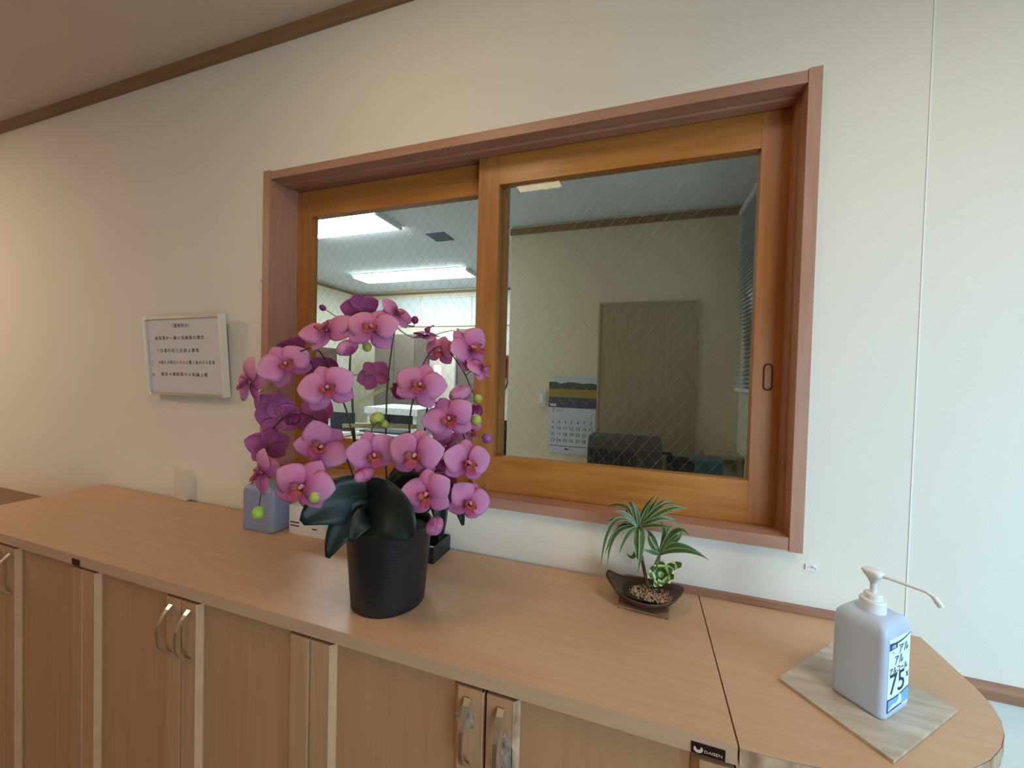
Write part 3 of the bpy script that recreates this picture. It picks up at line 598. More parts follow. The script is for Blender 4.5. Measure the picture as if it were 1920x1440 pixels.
# dispenser bottle on its board
tr = [(.2345, -.2470), (.3320, -.3610), (.4770, -.2245), (.3620, -.1090)]
ctr = W(.352, -.235, CT)
bd = thing('acrylic_board', 'worn pale square board under the dispenser bottle', 'board', ctr)
obj('sheet', prism(tr, CT, CT+.0045), tray_m, bd, bevel=.001)
bo = thing('dispenser_bottle', 'milky sanitizer bottle with white pump and 75 label at the counter end', 'bottle', W(.3575, -.244, CT+.0046), rot=(0, 0, math.radians(42.5)))
ZB = [(0, .90, .95), (.003, .97, .98), (.010, 1, 1), (.128, 1, 1), (.142, .97, .965), (.149, .86, .84), (.152, .66, .62)]
bm = loft([[(x*sx, y*sy, z) for x, y in rrect(.0855, .0735, .010, 6)] for z, sx, sy in ZB])
obj('body', bm, bottle_m, bo, raw=True, smooth=True)
obj('cap', lathe([(.0135, .149), (.0172, .150), (.0178, .153), (.0178, .169), (.0168, .1715), (.012, .172)], 36), white_plastic, bo, raw=True)
obj('collar', lathe([(.0122, .172), (.0122, .179), (.0112, .181), (.006, .182)], 28), white_plastic, bo, raw=True)
obj('plunger', lathe([(.0046, .180), (.0046, .198), (.0060, .203)], 20), white_plastic, bo, raw=True)
bm = loft([[(x*s, y*s*t_+oy, z) for x, y in rrect(.0205, .0270, .008, 5)] for s, t_, oy, z in ((.55, .6, 0, .199), (.72, .8, 0, .205), (.95, 1, 0, .211), (1, 1.08, .002, .2165), (.86, 1, .003, .2195))])
obj('pump_head', bm, white_plastic, bo, raw=True, smooth=True)
nz = obj('nozzle', tube([(0, -.008, .2130), (0, -.016, .2145), (0, -.040, .2150), (0, -.064, .2155), (0, -.071, .2130), (0, -.078, .2060)], [.0040, .0024, .0020, .0020, .0026, .0028], 10), white_plastic, bo, raw=True, smooth=True)
obj('nozzle_tip', tube([(0, -.0725, .2125), (0, -.0775, .2065), (0, -.0815, .2010)], [.0032, .0044, .0040], 12), white_plastic, bo, raw=True)
Y0 = -.03675
lb = obj('label', box(-.0335, .0335, Y0-.0004, Y0, .012, .130), label_m, bo, raw=True)
def flat(pts, y):
    bm = bmesh.new(); bm.faces.new([bm.verts.new((x, y, z)) for x, z in pts]); return bm
def arc(x0, x1, z0, z1, sag, n=10): return [(x0+(x1-x0)*i/n, z0+(z1-z0)*i/n - sag*math.sin(math.pi*i/n)) for i in range(n+1)]
a1 = arc(-.0325, .0330, .124, .1295, .004); a2 = arc(-.0325, .0330, .1205, .128, .004)
obj('label_band', flat(a1+a2[::-1], Y0-.0007), navy_m, lb, raw=True)
obj('label_tab', flat([(-.0325, .112), (-.008, .113), (-.008, .122), (-.0325, .1215)], Y0-.0006), blue_m, lb, raw=True)
text('tab_print', '手指', .0062, label_m, lb, (-.020, Y0-.0008, .1165))
text('small_print', '一', .006, navy_m, lb, (-.020, Y0-.0006, .1065))
text('brand_print', 'アル', .017, navy_m, lb, (.012, Y0-.0006, .108), width=.030)
text('name_print', 'アル', .0175, navy_m, lb, (-.002, Y0-.0006, .0915), width=.026)
text('name_print', 'アルコール', .0125, navy_m, lb, (-.002, Y0-.0006, .0765), width=.056)
text('number_print', '75', .047, navy_m, lb, (-.004, Y0-.0006, .054), width=.046)
text('percent_print', '%', .012, blue_m, lb, (.0275, Y0-.0006, .060))
b1 = arc(-.0335, .0335, .0335, .040, .003); 
obj('label_panel', flat(b1+[(.0335, .016), (-.0335, .012)], Y0-.0006), sky_m, lb, raw=True)
b2 = arc(-.0335, .0335, .0315, .0385, .003)
obj('panel_rule', flat(b1+b2[::-1], Y0-.0008), navy_m, lb, raw=True)
obj('panel_edge', flat([(-.0335, .012), (-.0335, .0325), (-.0305, .0325), (-.0305, .0150), (.010, .0165), (.014, .0145)], Y0-.0008), blue_m, lb, raw=True)
obj('hand_print', flat([(-.030, .0145), (-.012, .0170), (.006, .0175), (.012, .022), (.010, .030), (.006, .034), (.002, .034), (.001, .027), (-.004, .0225), (-.018, .0225), (-.030, .0175)], Y0-.0009), label_m, lb, raw=True)

# bowl planter
bc = W(.022, -.088, CT)
tv = thing('slat_mat', 'small bamboo slat mat under the bowl planter', 'mat', bc)
for k in range(5):
    y = -.052+.0225*k
    o = obj('slat', box(-.056, .056, y, y+.016, .0025, .0062), mat_wood, tv, raw=True, bevel=.0008); o.rotation_euler = (0, 0, math.radians(-5))
for xx in (-.045, .045):
    o = obj('cross_bar', box(xx-.004, xx+.004, -.052, .054, 0, .0026), mat_wood, tv, raw=True); o.rotation_euler = (0, 0, math.radians(-5))
bp = thing('bowl_planter', 'brown boat-shaped bowl with artificial dracaenas, gravel and a striped plant', 'plant', bc+Vector((0.001, -.011, .0064)))
bm = bmesh.new(); N = 48; R_out = []
def rim(a):
    c, s_ = math.cos(a), math.sin(a)
    left = max(0, -c); right = max(0, c)
    z = .030+.020*right**3+.030*left**4-.004*max(0, -s_)
    z -= .016*math.exp(-((math.pi-a)/.16)**2)          # notch between the two left tips
    x = (.086 if c > 0 else .092)*c; y = .058*s_*(1-.12*abs(c))
    return x, y, z
rings = []
for lev in (0, .12, .4, .75, 1.0):
    q = .40+.60*lev**.62; ring = []
    for i in range(N):
        a = 2*math.pi*i/N; x, y, z = rim(a); ring.append((x*q, y*q, z*lev**1.25))
    rings.append(ring)
for lev, q in ((1.0, .955), (.72, .82), (.50, .62)):
    ring = []
    for i in range(N):
        a = 2*math.pi*i/N; x, y, z = rim(a); ring.append((x*q, y*q, z*lev+.001))
    rings.append(ring)
loft(rings, bm)
obj('bowl', bm, bowl_m, bp, raw=True, smooth=True)
obj('soil', lathe([(.001, .0248), (.040, .0248), (.053, .0238)], 30, cap=False), soil_m, bp, raw=True)
bpy.data.objects['soil'].scale = (1.25, .80, 1)
rnd = random.Random(11); gb = bmesh.new()
for k in range(300):
    a = rnd.uniform(0, 2*math.pi); q = math.sqrt(rnd.random()); x = .014+.050*q*math.cos(a); y = -.008+.036*q*math.sin(a)
    s_ = rnd.uniform(.0020, .0044)
    blob((x, y, .0258+rnd.uniform(0, .002)), s_, s_*.8, s_*.65, gb, 1, Quaternion((rnd.random(), rnd.random(), rnd.random(), rnd.random())).normalized())
gv = obj('gravel', gb, gravel_m, bp, raw=True); gv['kind'] = 'stuff'
def blade(b, m_, t, hw, n=12, fold=.25):
    b, m_, t = Vector(b), Vector(m_), Vector(t); c = 2*m_-(b+t)/2
    bm = bmesh.new(); uv = bm.loops.layers.uv.new('UVMap'); rows = []
    view = Vector((0.15, -1, .45)).normalized()
    for i in range(n+1):
        s_ = i/n; p = (1-s_)**2*b+2*s_*(1-s_)*c+s_*s_*t; d = (2*(1-s_)*(c-b)+2*s_*(t-c)).normalized()
        side = d.cross(view); 
        if side.length < .2: side = d.cross(Vector((0, 0, 1)))
        side.normalize(); nr = side.cross(d)
        w_ = hw*(min(1, .45+1.6*s_) if s_ < .35 else 1)*(1-max(0, (s_-.45)/.55)**1.7)+.0002
        rows.append([(bm.verts.new(p+side*w_*q+nr*abs(q)*w_*fold), (q+1)/2, s_) for q in (-1, 0, 1)])
    for A, B in zip(rows, rows[1:]):
        for k in range(2):
            fc = bm.faces.new((A[k][0], A[k+1][0], B[k+1][0], B[k][0]))
            for l, q in zip(fc.loops, (A[k], A[k+1], B[k+1], B[k])): l[uv].uv = (q[1], q[2])
    return bm
def local(bm, o):
    off = ORG[o]
    for v in bm.verts: v.co -= off
    return bm
for crown in SPIKES:
    for b, m_, t, hw in crown:
        hw *= .8
        obj('dracaena_leaf', local(blade(b, m_, t, hw), bp), spike_m, bp, raw=True, smooth=True)
for b, m_, t, hw in STRIPED:
    obj('striped_leaf', local(blade(b, m_, t, hw, 8, .1), bp), stripe_m, bp, raw=True, smooth=True)
obj('trunk', local(tube(catmull(TRUNK, 4), .0042, 8), bp), trunk_m, bp, raw=True, smooth=True)
obj('trunk', local(tube(catmull(TRUNK2, 4), .0034, 8), bp), trunk_m, bp, raw=True, smooth=True)
obj('trunk', local(tube([TRUNK2[0], STRIPED[0][0]], .0024, 6), bp), stem_m, bp, raw=True)

# ------------------------------------------------------------------ potted artificial orchid
oc_ = W(-.5165, -.276, CT)
orc = thing('potted_orchid', 'tall arching pink artificial orchid in a black pot', 'plant', oc_)
bm = lathe([(.0825, 0), (.0842, .0012), (.0858, .02), (.0982, .180), (.1002, .186), (.0982, .190), (.0942, .186), (.092, .165)], 64, cap=False)
bm.faces.new([v for v in bm.verts if v.co.z < .0001])
obj('pot', bm, pot_m, orc, raw=True, smooth=True)
rb = bmesh.new()
for k in range(22):
    z = .012+k*.0076; rr = .0859+(z-.02)*(.0124/.16)
    lathe([(rr-.0005, z), (rr+.0002, z+.0016), (rr-.0005, z+.0032)], 64, rb, cap=False)
rib = obj('pot_ribs', rb, pot_m, orc, raw=True, smooth=True); rib['kind'] = 'stuff'
obj('moss', lathe([(.001, .172), (.05, .171), (.092, .166)], 40, cap=False), soil_m, orc, raw=True)
for pts, rr in STEMS:
    path = catmull(pts, 6); n = len(path)
    rads = [rr*(1-.45*i/(n-1)) for i in range(n)]
    obj('stem', local(tube(path, rads, 7), orc), stem_m if rr > .0016 else twig_m, orc, raw=True, smooth=True)
def wide_leaf(b, m_, t, hw, n=14):
    b, m_, t = Vector(b), Vector(m_), Vector(t); c = 2*m_-(b+t)/2
    bm = bmesh.new(); rows = []; view = -f
    for i in range(n+1):
        s_ = i/n; p = (1-s_)**2*b+2*s_*(1-s_)*c+s_*s_*t; d = (2*(1-s_)*(c-b)+2*s_*(t-c)).normalized()
        side = d.cross(view)
        if side.length < .2: side = d.cross(Vector((0, 0, 1)))
        side.normalize(); nr = side.cross(d)
        if nr.dot(view) < 0: nr = -nr
        w_ = hw*max(.02, math.sin(math.pi*min(1, .10+.88*s_**.9))**.72)
        rows.append([bm.verts.new(p+side*w_*q+nr*abs(q)*w_*.16) for q in (-1, -.6, -.2, 0, .2, .6, 1)])
    for A, B in zip(rows, rows[1:]):
        for k in range(6): bm.faces.new((A[k], A[k+1], B[k+1], B[k]))
    bmesh.ops.recalc_face_normals(bm, faces=bm.faces)
    bmesh.ops.solidify(bm, geom=bm.faces[:], thickness=.0012)
    return bm
for b, m_, t, hw, kind in LEAVES:
    obj('leaf', local(wide_leaf(b, m_, t, hw), orc), leaf_m, orc, raw=True, smooth=True)
for a, b, hw in TIES:
    a, b = Vector(a), Vector(b); d = (b-a).normalized(); nrm = d.cross(f).normalized()*hw; dp = f*.0012
    obj('tie', local(loft([[q-nrm-dp, q+nrm-dp, q+nrm+dp, q-nrm+dp] for q in (a, b)]), orc), tie_m, orc, raw=True)

# petals of one unit flower (half span 1), facing +Z, up +Y
def petal(L, Wd, rnd_, cup, tip, base_w=.12, nu=9, nv=7, wav=.0, z0=0):
    bm = bmesh.new(); rows = []
    for i in range(nu+1):
        s_ = i/nu
        prof = math.sin(math.pi*min(1, s_**rnd_))**.72 if 0 < s_ < 1 else 0
        w_ = max(Wd*prof, base_w*(1-s_)*1.0 if s_ < .3 else 0.004)
        row = []
        for j in range(nv+1):
            q = -1+2*j/nv
            z = z0 - cup*(q*q)*prof*Wd + .16*math.sin(math.pi*s_)*L*.5 - tip*s_*s_*L + wav*math.sin(3*q+5*s_)*prof
            row.append(bm.verts.new((w_*q, L*s_+.04, z)))
        rows.append(row)
    for A, B in zip(rows, rows[1:]):
        for k in range(nv): bm.faces.new((A[k], A[k+1], B[k+1], B[k]))
    return bm
def lip_mesh():
    bm = bmesh.new()
    for sg in (1, -1):                                  # curled side lobes
        rows = []
        for i in range(6):
            s_ = i/5; row = []
            for j in range(5):
                q = j/4; w_ = .20*math.sin(math.pi*min(1, .15+.85*s_))
                row.append(bm.verts.new((sg*(.05+.20*s_+.03*q), -.10+w_*(q-.35)*1.4, .08+.30*s_-.10*s_*s_+.12*q*s_)))
            rows.append(row)
        for A, B in zip(rows, rows[1:]):
            for k in range(4): bm.faces.new((A[k], A[k+1], B[k+1], B[k]))
    rows = []
    for i in range(8):                                  # middle lobe curling forward
        s_ = i/7; w_ = .05+.15*math.sin(math.pi*s_**.8); row = []
        for j in range(5):
            q = -1+j/2
            row.append(bm.verts.new((w_*q, -.10-.34*s_, .10+.34*math.sin(1.9*s_)+.05*abs(q))))
        rows.append(row)
    for A, B in zip(rows, rows[1:]):
        for k in range(4): bm.faces.new((A[k], A[k+1], B[k+1], B[k]))
    return bm
protos = None
PMESH = []
for vs_ in range(3):
    w1 = (.55, .58, .53)[vs_]; c1 = (.16, .05, .26)[vs_]
    PMESH.append((petal(.98, w1, .78, c1, (.10, .22, .02)[vs_], wav=.03), petal(.90, .40, .90, .22, (.05, .18, .12)[vs_], wav=.02)))
def mesh_of(name, bm, m, solid=.012):
    bmesh.ops.recalc_face_normals(bm, faces=bm.faces)
    bmesh.ops.solidify(bm, geom=bm.faces[:], thickness=solid)
    me = bpy.data.meshes.new(name); bm.to_mesh(me); bm.free()
    for pl in me.polygons: pl.use_smooth = True
    me.materials.append(m); return me
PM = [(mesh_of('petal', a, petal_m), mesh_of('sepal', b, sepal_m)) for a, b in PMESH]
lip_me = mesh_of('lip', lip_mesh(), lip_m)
cb_ = bmesh.new()
tube([(0, 0, -.10), (0, 0, .02), (0, .02, .12), (0, .0, .24)], [.05, .07, .075, .06], 10, cb_); blob((0, -.02, .25), .07, .06, .06, cb_, 1)
core_me = mesh_of('flower', cb_, core_m, .001)
def node(name, me, parent, loc=(0, 0, 0), rot=(0, 0, 0), sc=(1, 1, 1)):
    o = bpy.data.objects.new(name, me); COL.objects.link(o); o.parent = parent
    o.location = loc; o.rotation_euler = rot; o.scale = sc; return o
all_stem_pts = [Vector(q) for pts, rr in STEMS for q in catmull(pts, 6)]
rnd = random.Random(5)
for k, (P_, fw, up, half) in enumerate(FLOWERS):
    P_ = Vector(P_); zz = Vector(fw).normalized(); yy = Vector(up); yy = (yy-zz*yy.dot(zz)).normalized(); xx = yy.cross(zz)
    R = Matrix((xx, yy, zz)).transposed()
    fl = node('flower', core_me, orc, P_-oc_, R.to_euler(), (half,)*3)
    v = rnd.randrange(3); pm, sm = PM[v]
    ja = lambda a: math.radians(a+rnd.uniform(-7, 7))
    tl = lambda a: math.radians(a+rnd.uniform(-9, 9))
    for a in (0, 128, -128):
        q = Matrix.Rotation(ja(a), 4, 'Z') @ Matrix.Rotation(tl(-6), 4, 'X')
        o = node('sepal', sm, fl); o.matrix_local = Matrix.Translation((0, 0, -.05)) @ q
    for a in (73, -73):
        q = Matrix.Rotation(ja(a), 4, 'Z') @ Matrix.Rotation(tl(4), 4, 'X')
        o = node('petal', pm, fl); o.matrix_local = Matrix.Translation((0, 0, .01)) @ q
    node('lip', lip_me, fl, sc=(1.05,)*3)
    back = P_-zz*half*.10
    near = min(all_stem_pts, key=lambda s_: (s_-back).length)
    if (near-back).length > .004:
        mid = (near+back)/2+Vector((0, 0, .006))-zz*.004
        obj('pedicel', local(tube(catmull([near, mid, back], 4), .0013, 6), orc), twig_m, orc, raw=True, smooth=True)
bm_ = {'green': bud_green, 'lime': bud_lime, 'half': bud_pink, 'dark': bud_dark, 'purple': bud_purple}
for P_, rr, kind in BUDS:
    P_ = Vector(P_); bm = bmesh.new(); q = Quaternion((rnd.uniform(.8, 1), rnd.uniform(-.4, .4), rnd.uniform(-.4, .4), 0)).normalized()
    if kind in ('half', 'dark') and rr > .012:
        for a in range(3):                              # three overlapping closed petals
            aa = a*2.094; c = P_+Vector((math.cos(aa), math.sin(aa), 0))*rr*.28
            blob(c, rr*.72, rr*.62, rr*1.02, bm, 2, q)
    else: blob(P_, rr, rr*.92, rr*1.12, bm, 2, q)
    b = obj('bud', local(bm, orc), bm_[kind], orc, raw=True, smooth=True)
    near = min(all_stem_pts, key=lambda s_: (s_-P_).length)
    if (near-P_).length > .006: obj('pedicel', local(tube([near, P_], .0012, 6), orc), twig_m, orc, raw=True)

# ------------------------------------------------------------------ the office seen through the window
struct('wall_office_north', box(-3.96, .72, 3.65, 3.75, FL, CE), office_wall_m, 'far wall of the office seen through the left pane', 'wall')
struct('wall_office_west', box(-4.0, -3.9, .13, 3.65, FL, CE), office_wall_m, 'left side wall of the office', 'wall')
struct('wall_office_east', box(.60, .68, .13, 3.65, FL, CE), office_wall_m, 'right side wall of the office behind the blind', 'wall')
struct('wall_partition', box(-.975, .60, 1.83, 1.95, FL, CE), partition_m, 'plain office wall with door and calendar behind the right pane', 'wall')
struct('ceiling_office', box(-3.96, .72, .0, 3.75, CE+.0005, CE+.06), office_ceil_m, 'pale office ceiling with fluorescent lights', 'ceiling')
struct('floor_office', box(-3.96, .72, .13, 3.75, FL-.06, FL), floor_office_m, 'pale floor of the office behind the window', 'floor')
struct('trim_5', box(-.985, .60, 1.817, 1.83, 1.075, 1.122), mould_m, 'brown moulding at the top of the office wall behind the right pane', 'moulding')
bm = box(-3.9, .60, 3.635, 3.65, 1.085, 1.115); bx(bm, -3.9, -3.885, .13, 3.635, 1.085, 1.115)
struct('trim_6', bm, mould_m, 'moulding along the far office walls', 'moulding')
d1 = thing('door_1', 'tan flush door in the dim office wall', 'door', W(-.01, 1.82, FL), kind='structure')
obj('leaf', box(-.284, .335, 1.816, 1.829, FL+.01, .52), door_wood, d1)
bm = box(-.298, -.284, 1.810, 1.8295, FL, .535); bx(bm, .335, .350, 1.810, 1.8295, FL, .535); bx(bm, -.284, .335, 1.810, 1.8295, .52, .535)
obj('door_frame', bm, door_wood, d1)

def lamp_fixture(name, label, x0, x1, y0, y1, m, tubes, dz=.007):
    t = thing(name, label, 'ceiling light', W((x0+x1)/2, (y0+y1)/2, CE), 'lights on the office ceiling' if y0 > 0 else 'lights on the hall ceiling')
    bm = box(x0-.02, x1+.02, y0-.02, y1+.02, CE-.006, CE)
    for xx in (x0-.02, x1): bx(bm, xx, xx+.02, y0+.01, y1-.01, CE-dz-.02, CE-.006)
    obj('housing', bm, white_plastic, t)
    for k in range(tubes):
        w_ = (y1-y0)/tubes; ya = y0+w_*k+.012
        obj('tube', box(x0, x1, ya, y0+w_*(k+1)-.012, CE-dz-.015, CE-dz), m, t, bevel=.006)
    return t
lamp_fixture('ceiling_light', 'bright fluorescent ceiling light at the top of the left pane', -2.62, -1.80, 1.26, 1.58, emit_m, 2, .018)
lamp_fixture('ceiling_light', 'long fluorescent ceiling light further back, above the orchid', -3.24, -1.80, 2.73, 3.03, emit_m, 2, .018)
lamp_fixture('ceiling_light', 'warm strip light on the hall ceiling, mirrored at the top of the right pane', -.73, -.475, -1.13, -.62, emit_dim, 1)
lamp_fixture('ceiling_light', 'added unseen warm strip light on the hall ceiling further left', -3.45, -3.195, -1.63, -1.0, emit_warm, 1)  # invented lamp, added to warm and brighten the left wall
v = thing('ceiling_vent', 'grey square vent in the office ceiling', 'vent', W(-1.61, 1.87, CE))
obj('backing', box(-1.70, -1.53, 1.775, 1.96, CE-.004, CE), vent_m, v)
for k in range(7): obj('louver', box(-1.69, -1.54, 1.785+.025*k, 1.797+.025*k, CE-.009, CE-.004), vent_m, v)

# far wall: frosted window band, doors, lockers, picture, phone
wf = thing('window_3', 'frosted wired transom window across the far office wall', 'window', W(-2.6, 3.65, .66), kind='structure')
for k in range(3):
    x0 = -3.66+.76*k
    obj('pane', box(x0+.01, x0+.75, 3.640, 3.648, .665, 1.02), frost_m, wf)
bm = bmesh.new()
for k in range(4): bx(bm, -3.665+.76*k, -3.645+.76*k, 3.632, 3.65, .65, 1.035)
bx(bm, -3.66, -1.37, 3.632, 3.65, .645, .665); bx(bm, -3.66, -1.37, 3.632, 3.65, 1.02, 1.04)
obj('frame', bm, cream_plastic, wf)
w4 = thing('window_4', 'narrow bright wired-glass window beside the office wall edge', 'window', W(-1.6, 3.65, .25), kind='structure')
obj('pane', box(-1.76, -1.38, 3.640, 3.648, .28, .62), frost_m, w4)
obj('frame', box(-1.78, -1.36, 3.634, 3.640, .262, .28), cream_plastic, w4)
lk = thing('locker', 'tall grey-brown locker behind the orchid', 'locker', W(-3.0, 3.5, FL))
obj('body', box(-3.36, -2.74, 3.30, 3.645, FL, .50), locker_m, lk)
obj('locker_door', box(-3.35, -3.06, 3.288, 3.30, FL+.03, .48), locker_m, lk)
obj('locker_door', box(-3.04, -2.75, 3.288, 3.30, FL+.03, .48), locker_m, lk)
obj('door_handle', box(-3.075, -3.065, 3.280, 3.288, -.30, -.18), steel_m, lk)
d2 = thing('door_2', 'pale sliding office door with a lit slit window', 'door', W(-2.3, 3.64, FL), kind='structure')
obj('leaf', box(-2.72, -2.33, 3.615, 3.635, FL, .60), cream_plastic, d2)
obj('leaf', box(-2.31, -1.80, 3.628, 3.645, FL, .60), locker_m, d2)
obj('slit_window', box(-2.645, -2.545, 3.610, 3.615, -.04, .115), bright_m, d2)
bm = box(-2.33, -2.31, 3.60, 3.645, FL, .61); bx(bm, -1.80, -1.77, 3.60, 3.645, FL, .61)
obj('door_post', bm, steel_m, d2)
pc = thing('framed_picture', 'brown picture in a pale frame on the far left office wall', 'picture', W(-3.895, 3.05, .0))
obj('frame', box(-3.9, -3.885, 2.80, 3.22, -.05, .33), cream_plastic, pc)
obj('print', box(-3.8849, -3.883, 2.825, 3.195, -.02, .305), pic_m, pc)
ph = thing('wall_phone', 'red telephone on the far office wall, left edge of the right pane', 'phone', W(-1.6, 3.63, 0))
obj('body', box(-1.66, -1.55, 3.60, 3.634, -.02, .255), red_m, ph, bevel=.004)
obj('handset', box(-1.655, -1.615, 3.575, 3.60, .0, .23), red_m, ph, bevel=.006)
obj('cord', tube(catmull([W(-1.63, 3.59, -.01)-ORG[ph], W(-1.67, 3.58, -.14)-ORG[ph], W(-1.62, 3.58, -.17)-ORG[ph], W(-1.57, 3.59, -.02)-ORG[ph]], 5), .012, 6), black_m, ph, raw=True)
ch = thing('office_chair', 'black office chair seen at the left edge of the right pane', 'chair', W(-1.3, 2.55, FL))
C0 = ORG[ch]
obj('backrest', box(-1.49, -1.11, 2.42, 2.46, -.78, -.42), black_m, ch, bevel=.03, seg=3)
obj('seat', box(-1.50, -1.10, 2.46, 2.88, -.93, -.87), black_m, ch, bevel=.02)
obj('post', box(-1.32, -1.28, 2.62, 2.66, -1.25, -.93), steel_m, ch)
for a in range(5):
    aa = a*2*math.pi/5; o = obj('leg', tube([(0, 0, .07), (.27*math.cos(aa), .27*math.sin(aa), .04)], .018, 6), dark_grey, ch, raw=True)
obj('back_stem', box(-1.31, -1.29, 2.44, 2.47, -.93, -.70), steel_m, ch)
for a in range(2):
    xx = -1.49+.36*a
    obj('armrest', box(xx, xx+.03, 2.44, 2.74, -.70, -.68), black_m, ch, bevel=.006)

# desk with copier, laptop and papers
dk = thing('office_desk', 'grey desk beyond the left pane holding the white copier', 'desk', W(-2.5, 2.4, FL))
obj('desktop', box(-3.5, -1.75, 1.75, 2.75, -.62, -.595), desk_m, dk, bevel=.003)
for xx in (-3.48, -1.80): obj('side_panel', box(xx, xx+.03, 1.78, 2.72, FL, -.62), desk_m, dk)
obj('modesty_panel', box(-3.45, -1.80, 2.68, 2.70, FL+.2, -.62), desk_m, dk)
cp = thing('copier', 'white desktop copier with dark tray slot behind the orchid', 'printer', W(-2.27, 2.35, -.595))
bm = box(-2.56, -2.0, 2.18, 2.62, -.594, -.50); bx(bm, -2.56, -2.0, 2.40, 2.62, -.50, -.40); bx(bm, -2.56, -2.44, 2.18, 2.40, -.50, -.40); bx(bm, -2.04, -2.0, 2.18, 2.40, -.50, -.40)
obj('body', bm, white_plastic, cp)
obj('lid', box(-2.58, -1.98, 2.16, 2.62, -.40, -.34), white_plastic, cp, bevel=.008)
obj('paper_slot', box(-2.44, -2.04, 2.30, 2.40, -.499, -.405), screen_m, cp)
obj('paper_tray', box(-2.50, -2.06, 2.00, 2.18, -.560, -.545), screen_m, cp)
obj('tray_frame', box(-2.53, -2.03, 1.97, 2.18, -.575, -.561), white_plastic, cp)
lp = thing('laptop', 'dark laptop lying flat on the desk, left of the copier', 'laptop', W(-2.9, 2.1, -.595))
obj('base', box(-3.05, -2.75, 1.98, 2.22, -.594, -.582), dark_grey, lp)
obj('screen', box(-3.05, -2.75, 2.22, 2.235, -.594, -.42), screen_m, lp)
pp = tag(obj('paper_stack', box(-.16, .16, -.12, .12, 0, .03), paper_m, raw=True), 'white stack of paper on the office desk in front of the laptop', 'paper')
pp.location = W(-2.72, 1.87, -.595)+Vector((0, 0, .001))

# things along the dim office wall
ca = thing('wall_calendar', 'wall calendar with field photo and date grid left of the door', 'calendar', W(-.473, 1.826, -.54))
def cal(name, x0, x1, z0, z1, m, y=1.8225, par=None): return obj(name, box(x0, x1, y, y+.0035, z0, z1), m, par or ca)
cal('date_sheet', -.643, -.302, -.555, -.222, cal_paper)
cal('photo_sky', -.649, -.297, -.060, .012, pale_sky_m, 1.8222)
bm = bmesh.new(); top = [(-.648, -.035), (-.60, -.032), (-.56, -.046), (-.50, -.033), (-.45, -.036), (-.40, -.043), (-.34, -.038), (-.298, -.046)]
bm.faces.new([bm.verts.new((x, 1.8215, z)) for x, z in [(-.648, -.085), (-.298, -.085)]+top[::-1]])
obj('photo_hills', bm, hill_m, ca)
cal('photo_field', -.648, -.298, -.145, -.072, yellow_m, 1.8218)
cal('photo_slope', -.648, -.298, -.222, -.145, violet_m, 1.8218)
o = cal('photo_caption', -.637, -.590, -.213, -.195, paper_m, 1.8212)
text('month_print', '7', .050, red_ink, ca, W(-.612, 1.8220, -.245)-ORG[ca])
text('head_print', 'JULY', .026, red_ink, ca, W(-.555, 1.8220, -.243)-ORG[ca])
rows = (['', '', '', '', '', '', '1'], [str(k) for k in range(2, 9)], [str(k) for k in range(9, 16)], [str(k) for k in range(16, 23)], [str(k) for k in range(23, 30)])
for r_i, row in enumerate(rows):
    for c_i, s_ in enumerate(row):
        if s_: text('date_print', s_, .034, red_ink if c_i == 0 else dark_grey, ca, W(-.612+.0465*c_i, 1.8220, -.283-.0455*r_i)-ORG[ca])
cal('foot_mark', -.52, -.49, -.532, -.520, green_ink, 1.8218)
cal('foot_rule', -.63, -.33, -.507, -.503, hill_m, 1.8218)
sw = thing('light_switch', 'pale switch plate on the office wall left of the calendar', 'switch', W(-.70, 1.83, -.16))
obj('plate', box(-.735, -.67, 1.822, 1.83, -.225, -.095), cream_plastic, sw, bevel=.002)
obj('rocker', box(-.715, -.69, 1.818, 1.822, -.19, -.13), white_plastic, sw, bevel=.001)
de = thing('side_desk', 'low desk under the dark machine in the dim office', 'desk', W(.1, 1.35, FL))
obj('desktop', box(-.55, .59, 1.05, 1.78, -.705, -.683), desk_m, de)
for xx in (-.53, .55): obj('side_panel', box(xx, xx+.03, 1.07, 1.76, FL, -.705), desk_m, de)
mc = thing('desk_machine', 'dark machine with ribbed front and white tag in front of the door', 'machine', W(-.08, 1.4, -.682))
bm = bmesh.new()
prof = [(1.27, -.68), (1.27, -.435), (1.30, -.365), (1.36, -.345), (1.56, -.350), (1.58, -.40), (1.58, -.68)]
loft([[(x, y, z) for y, z in prof] for x in (-.284, .122)], bm)
obj('body', bm, mid_grey, mc, bevel=.006)
obj('front_panel', box(-.274, -.01, 1.262, 1.272, -.66, -.400), dark_grey, mc, bevel=.002)
for k in range(9): obj('rib', box(-.265+.028*k, -.252+.028*k, 1.256, 1.262, -.65, -.410), black_m, mc)
obj('front_panel', box(.02, .112, 1.262, 1.272, -.66, -.395), dark_grey, mc, bevel=.002)
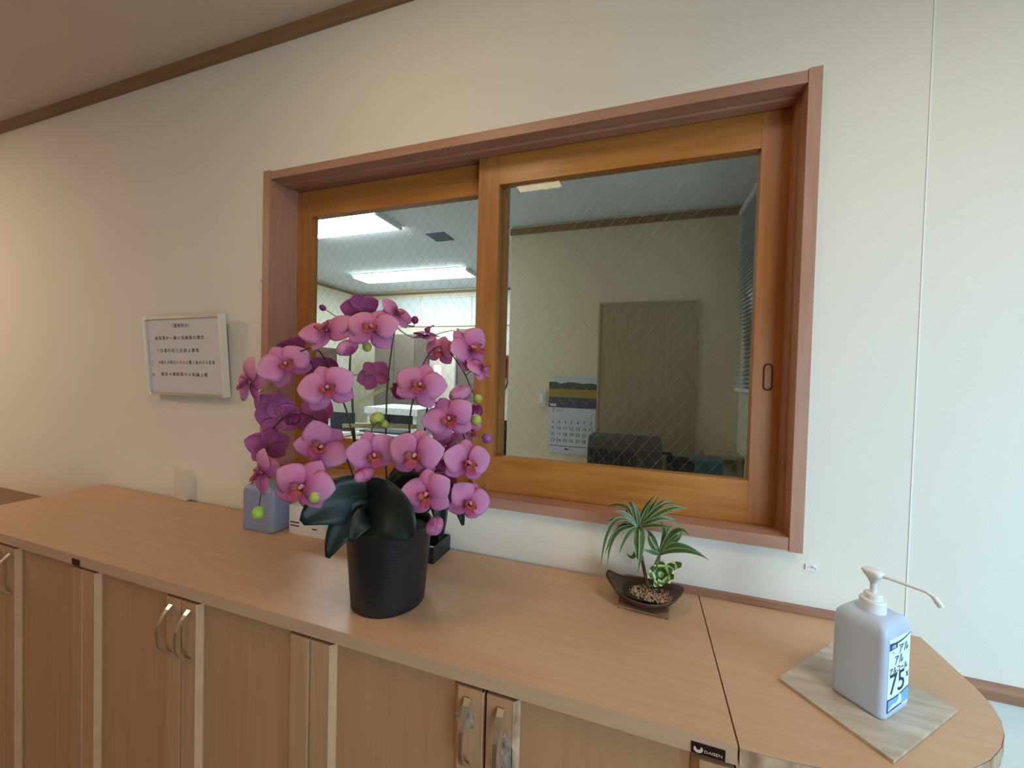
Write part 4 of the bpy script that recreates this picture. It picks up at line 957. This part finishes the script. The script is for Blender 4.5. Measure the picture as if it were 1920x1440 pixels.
o = obj('tag', box(.008, .052, 1.252, 1.2625, -.517, -.500), white_plastic, mc, bevel=.0008)
obj('knob', box(-.015, .01, 1.36, 1.40, -.348, -.333), dark_grey, mc, bevel=.003)
obj('cable', tube(catmull([W(.12, 1.42, -.43)-ORG[mc], W(.17, 1.40, -.425)-ORG[mc], W(.20, 1.38, -.50)-ORG[mc], W(.22, 1.36, -.62)-ORG[mc], W(.24, 1.34, -.675)-ORG[mc]], 6), .009, 8), black_m, mc, raw=True, smooth=True)
bk = thing('black_case', 'small black case beside the dark machine', 'case', W(.215, 1.5, -.682))
obj('body', box(.16, .30, 1.46, 1.60, -.682, -.49), dark_grey, bk, bevel=.012)
obj('lid', box(.165, .295, 1.465, 1.595, -.489, -.470), black_m, bk, bevel=.004)
tb = thing('teal_box', 'teal box right of the dark machine, low in the right pane', 'box', W(.37, 1.5, -.682))
obj('body', box(.31, .455, 1.44, 1.58, -.682, -.475), teal_m, tb, bevel=.006)
obj('lid', box(.306, .459, 1.436, 1.584, -.474, -.455), teal_m, tb, bevel=.004)
ls = thing('low_shelf', 'low brown shelf board in the right corner of the dim office', 'shelf', W(.55, 1.7, -.50))
obj('board', box(.40, .595, 1.62, 1.825, -.470, -.448), door_wood, ls)
obj('bracket', box(.565, .595, 1.64, 1.80, -.60, -.470), door_wood, ls)
wb = thing('window_blind', 'horizontal slat blind on the right office wall', 'blind', W(.58, 1.2, 0))
obj('head_rail', box(.545, .60, .62, 1.74, 1.03, 1.06), white_plastic, wb)
ssrc = None
for k in range(44):
    z = 1.015-.024*k
    if ssrc is None:
        bm = loft([[(.548, y, z-.004), (.572, y, z+.006), (.596, y, z+.008), (.596, y, z+.0065), (.572, y, z+.0045), (.548, y, z-.0055)] for y in (.63, 1.73)])
        ssrc = obj('slat', bm, blind_m, wb)
    else:
        share('slat', ssrc, wb, (0, 0, -.024*k*S))
obj('bottom_rail', box(.55, .596, .63, 1.73, -.055, -.035), white_plastic, wb)
obj('cord', tube([(0, 0, 0), (0, 0, 1.0)], .002, 4), white_plastic, wb, raw=True)
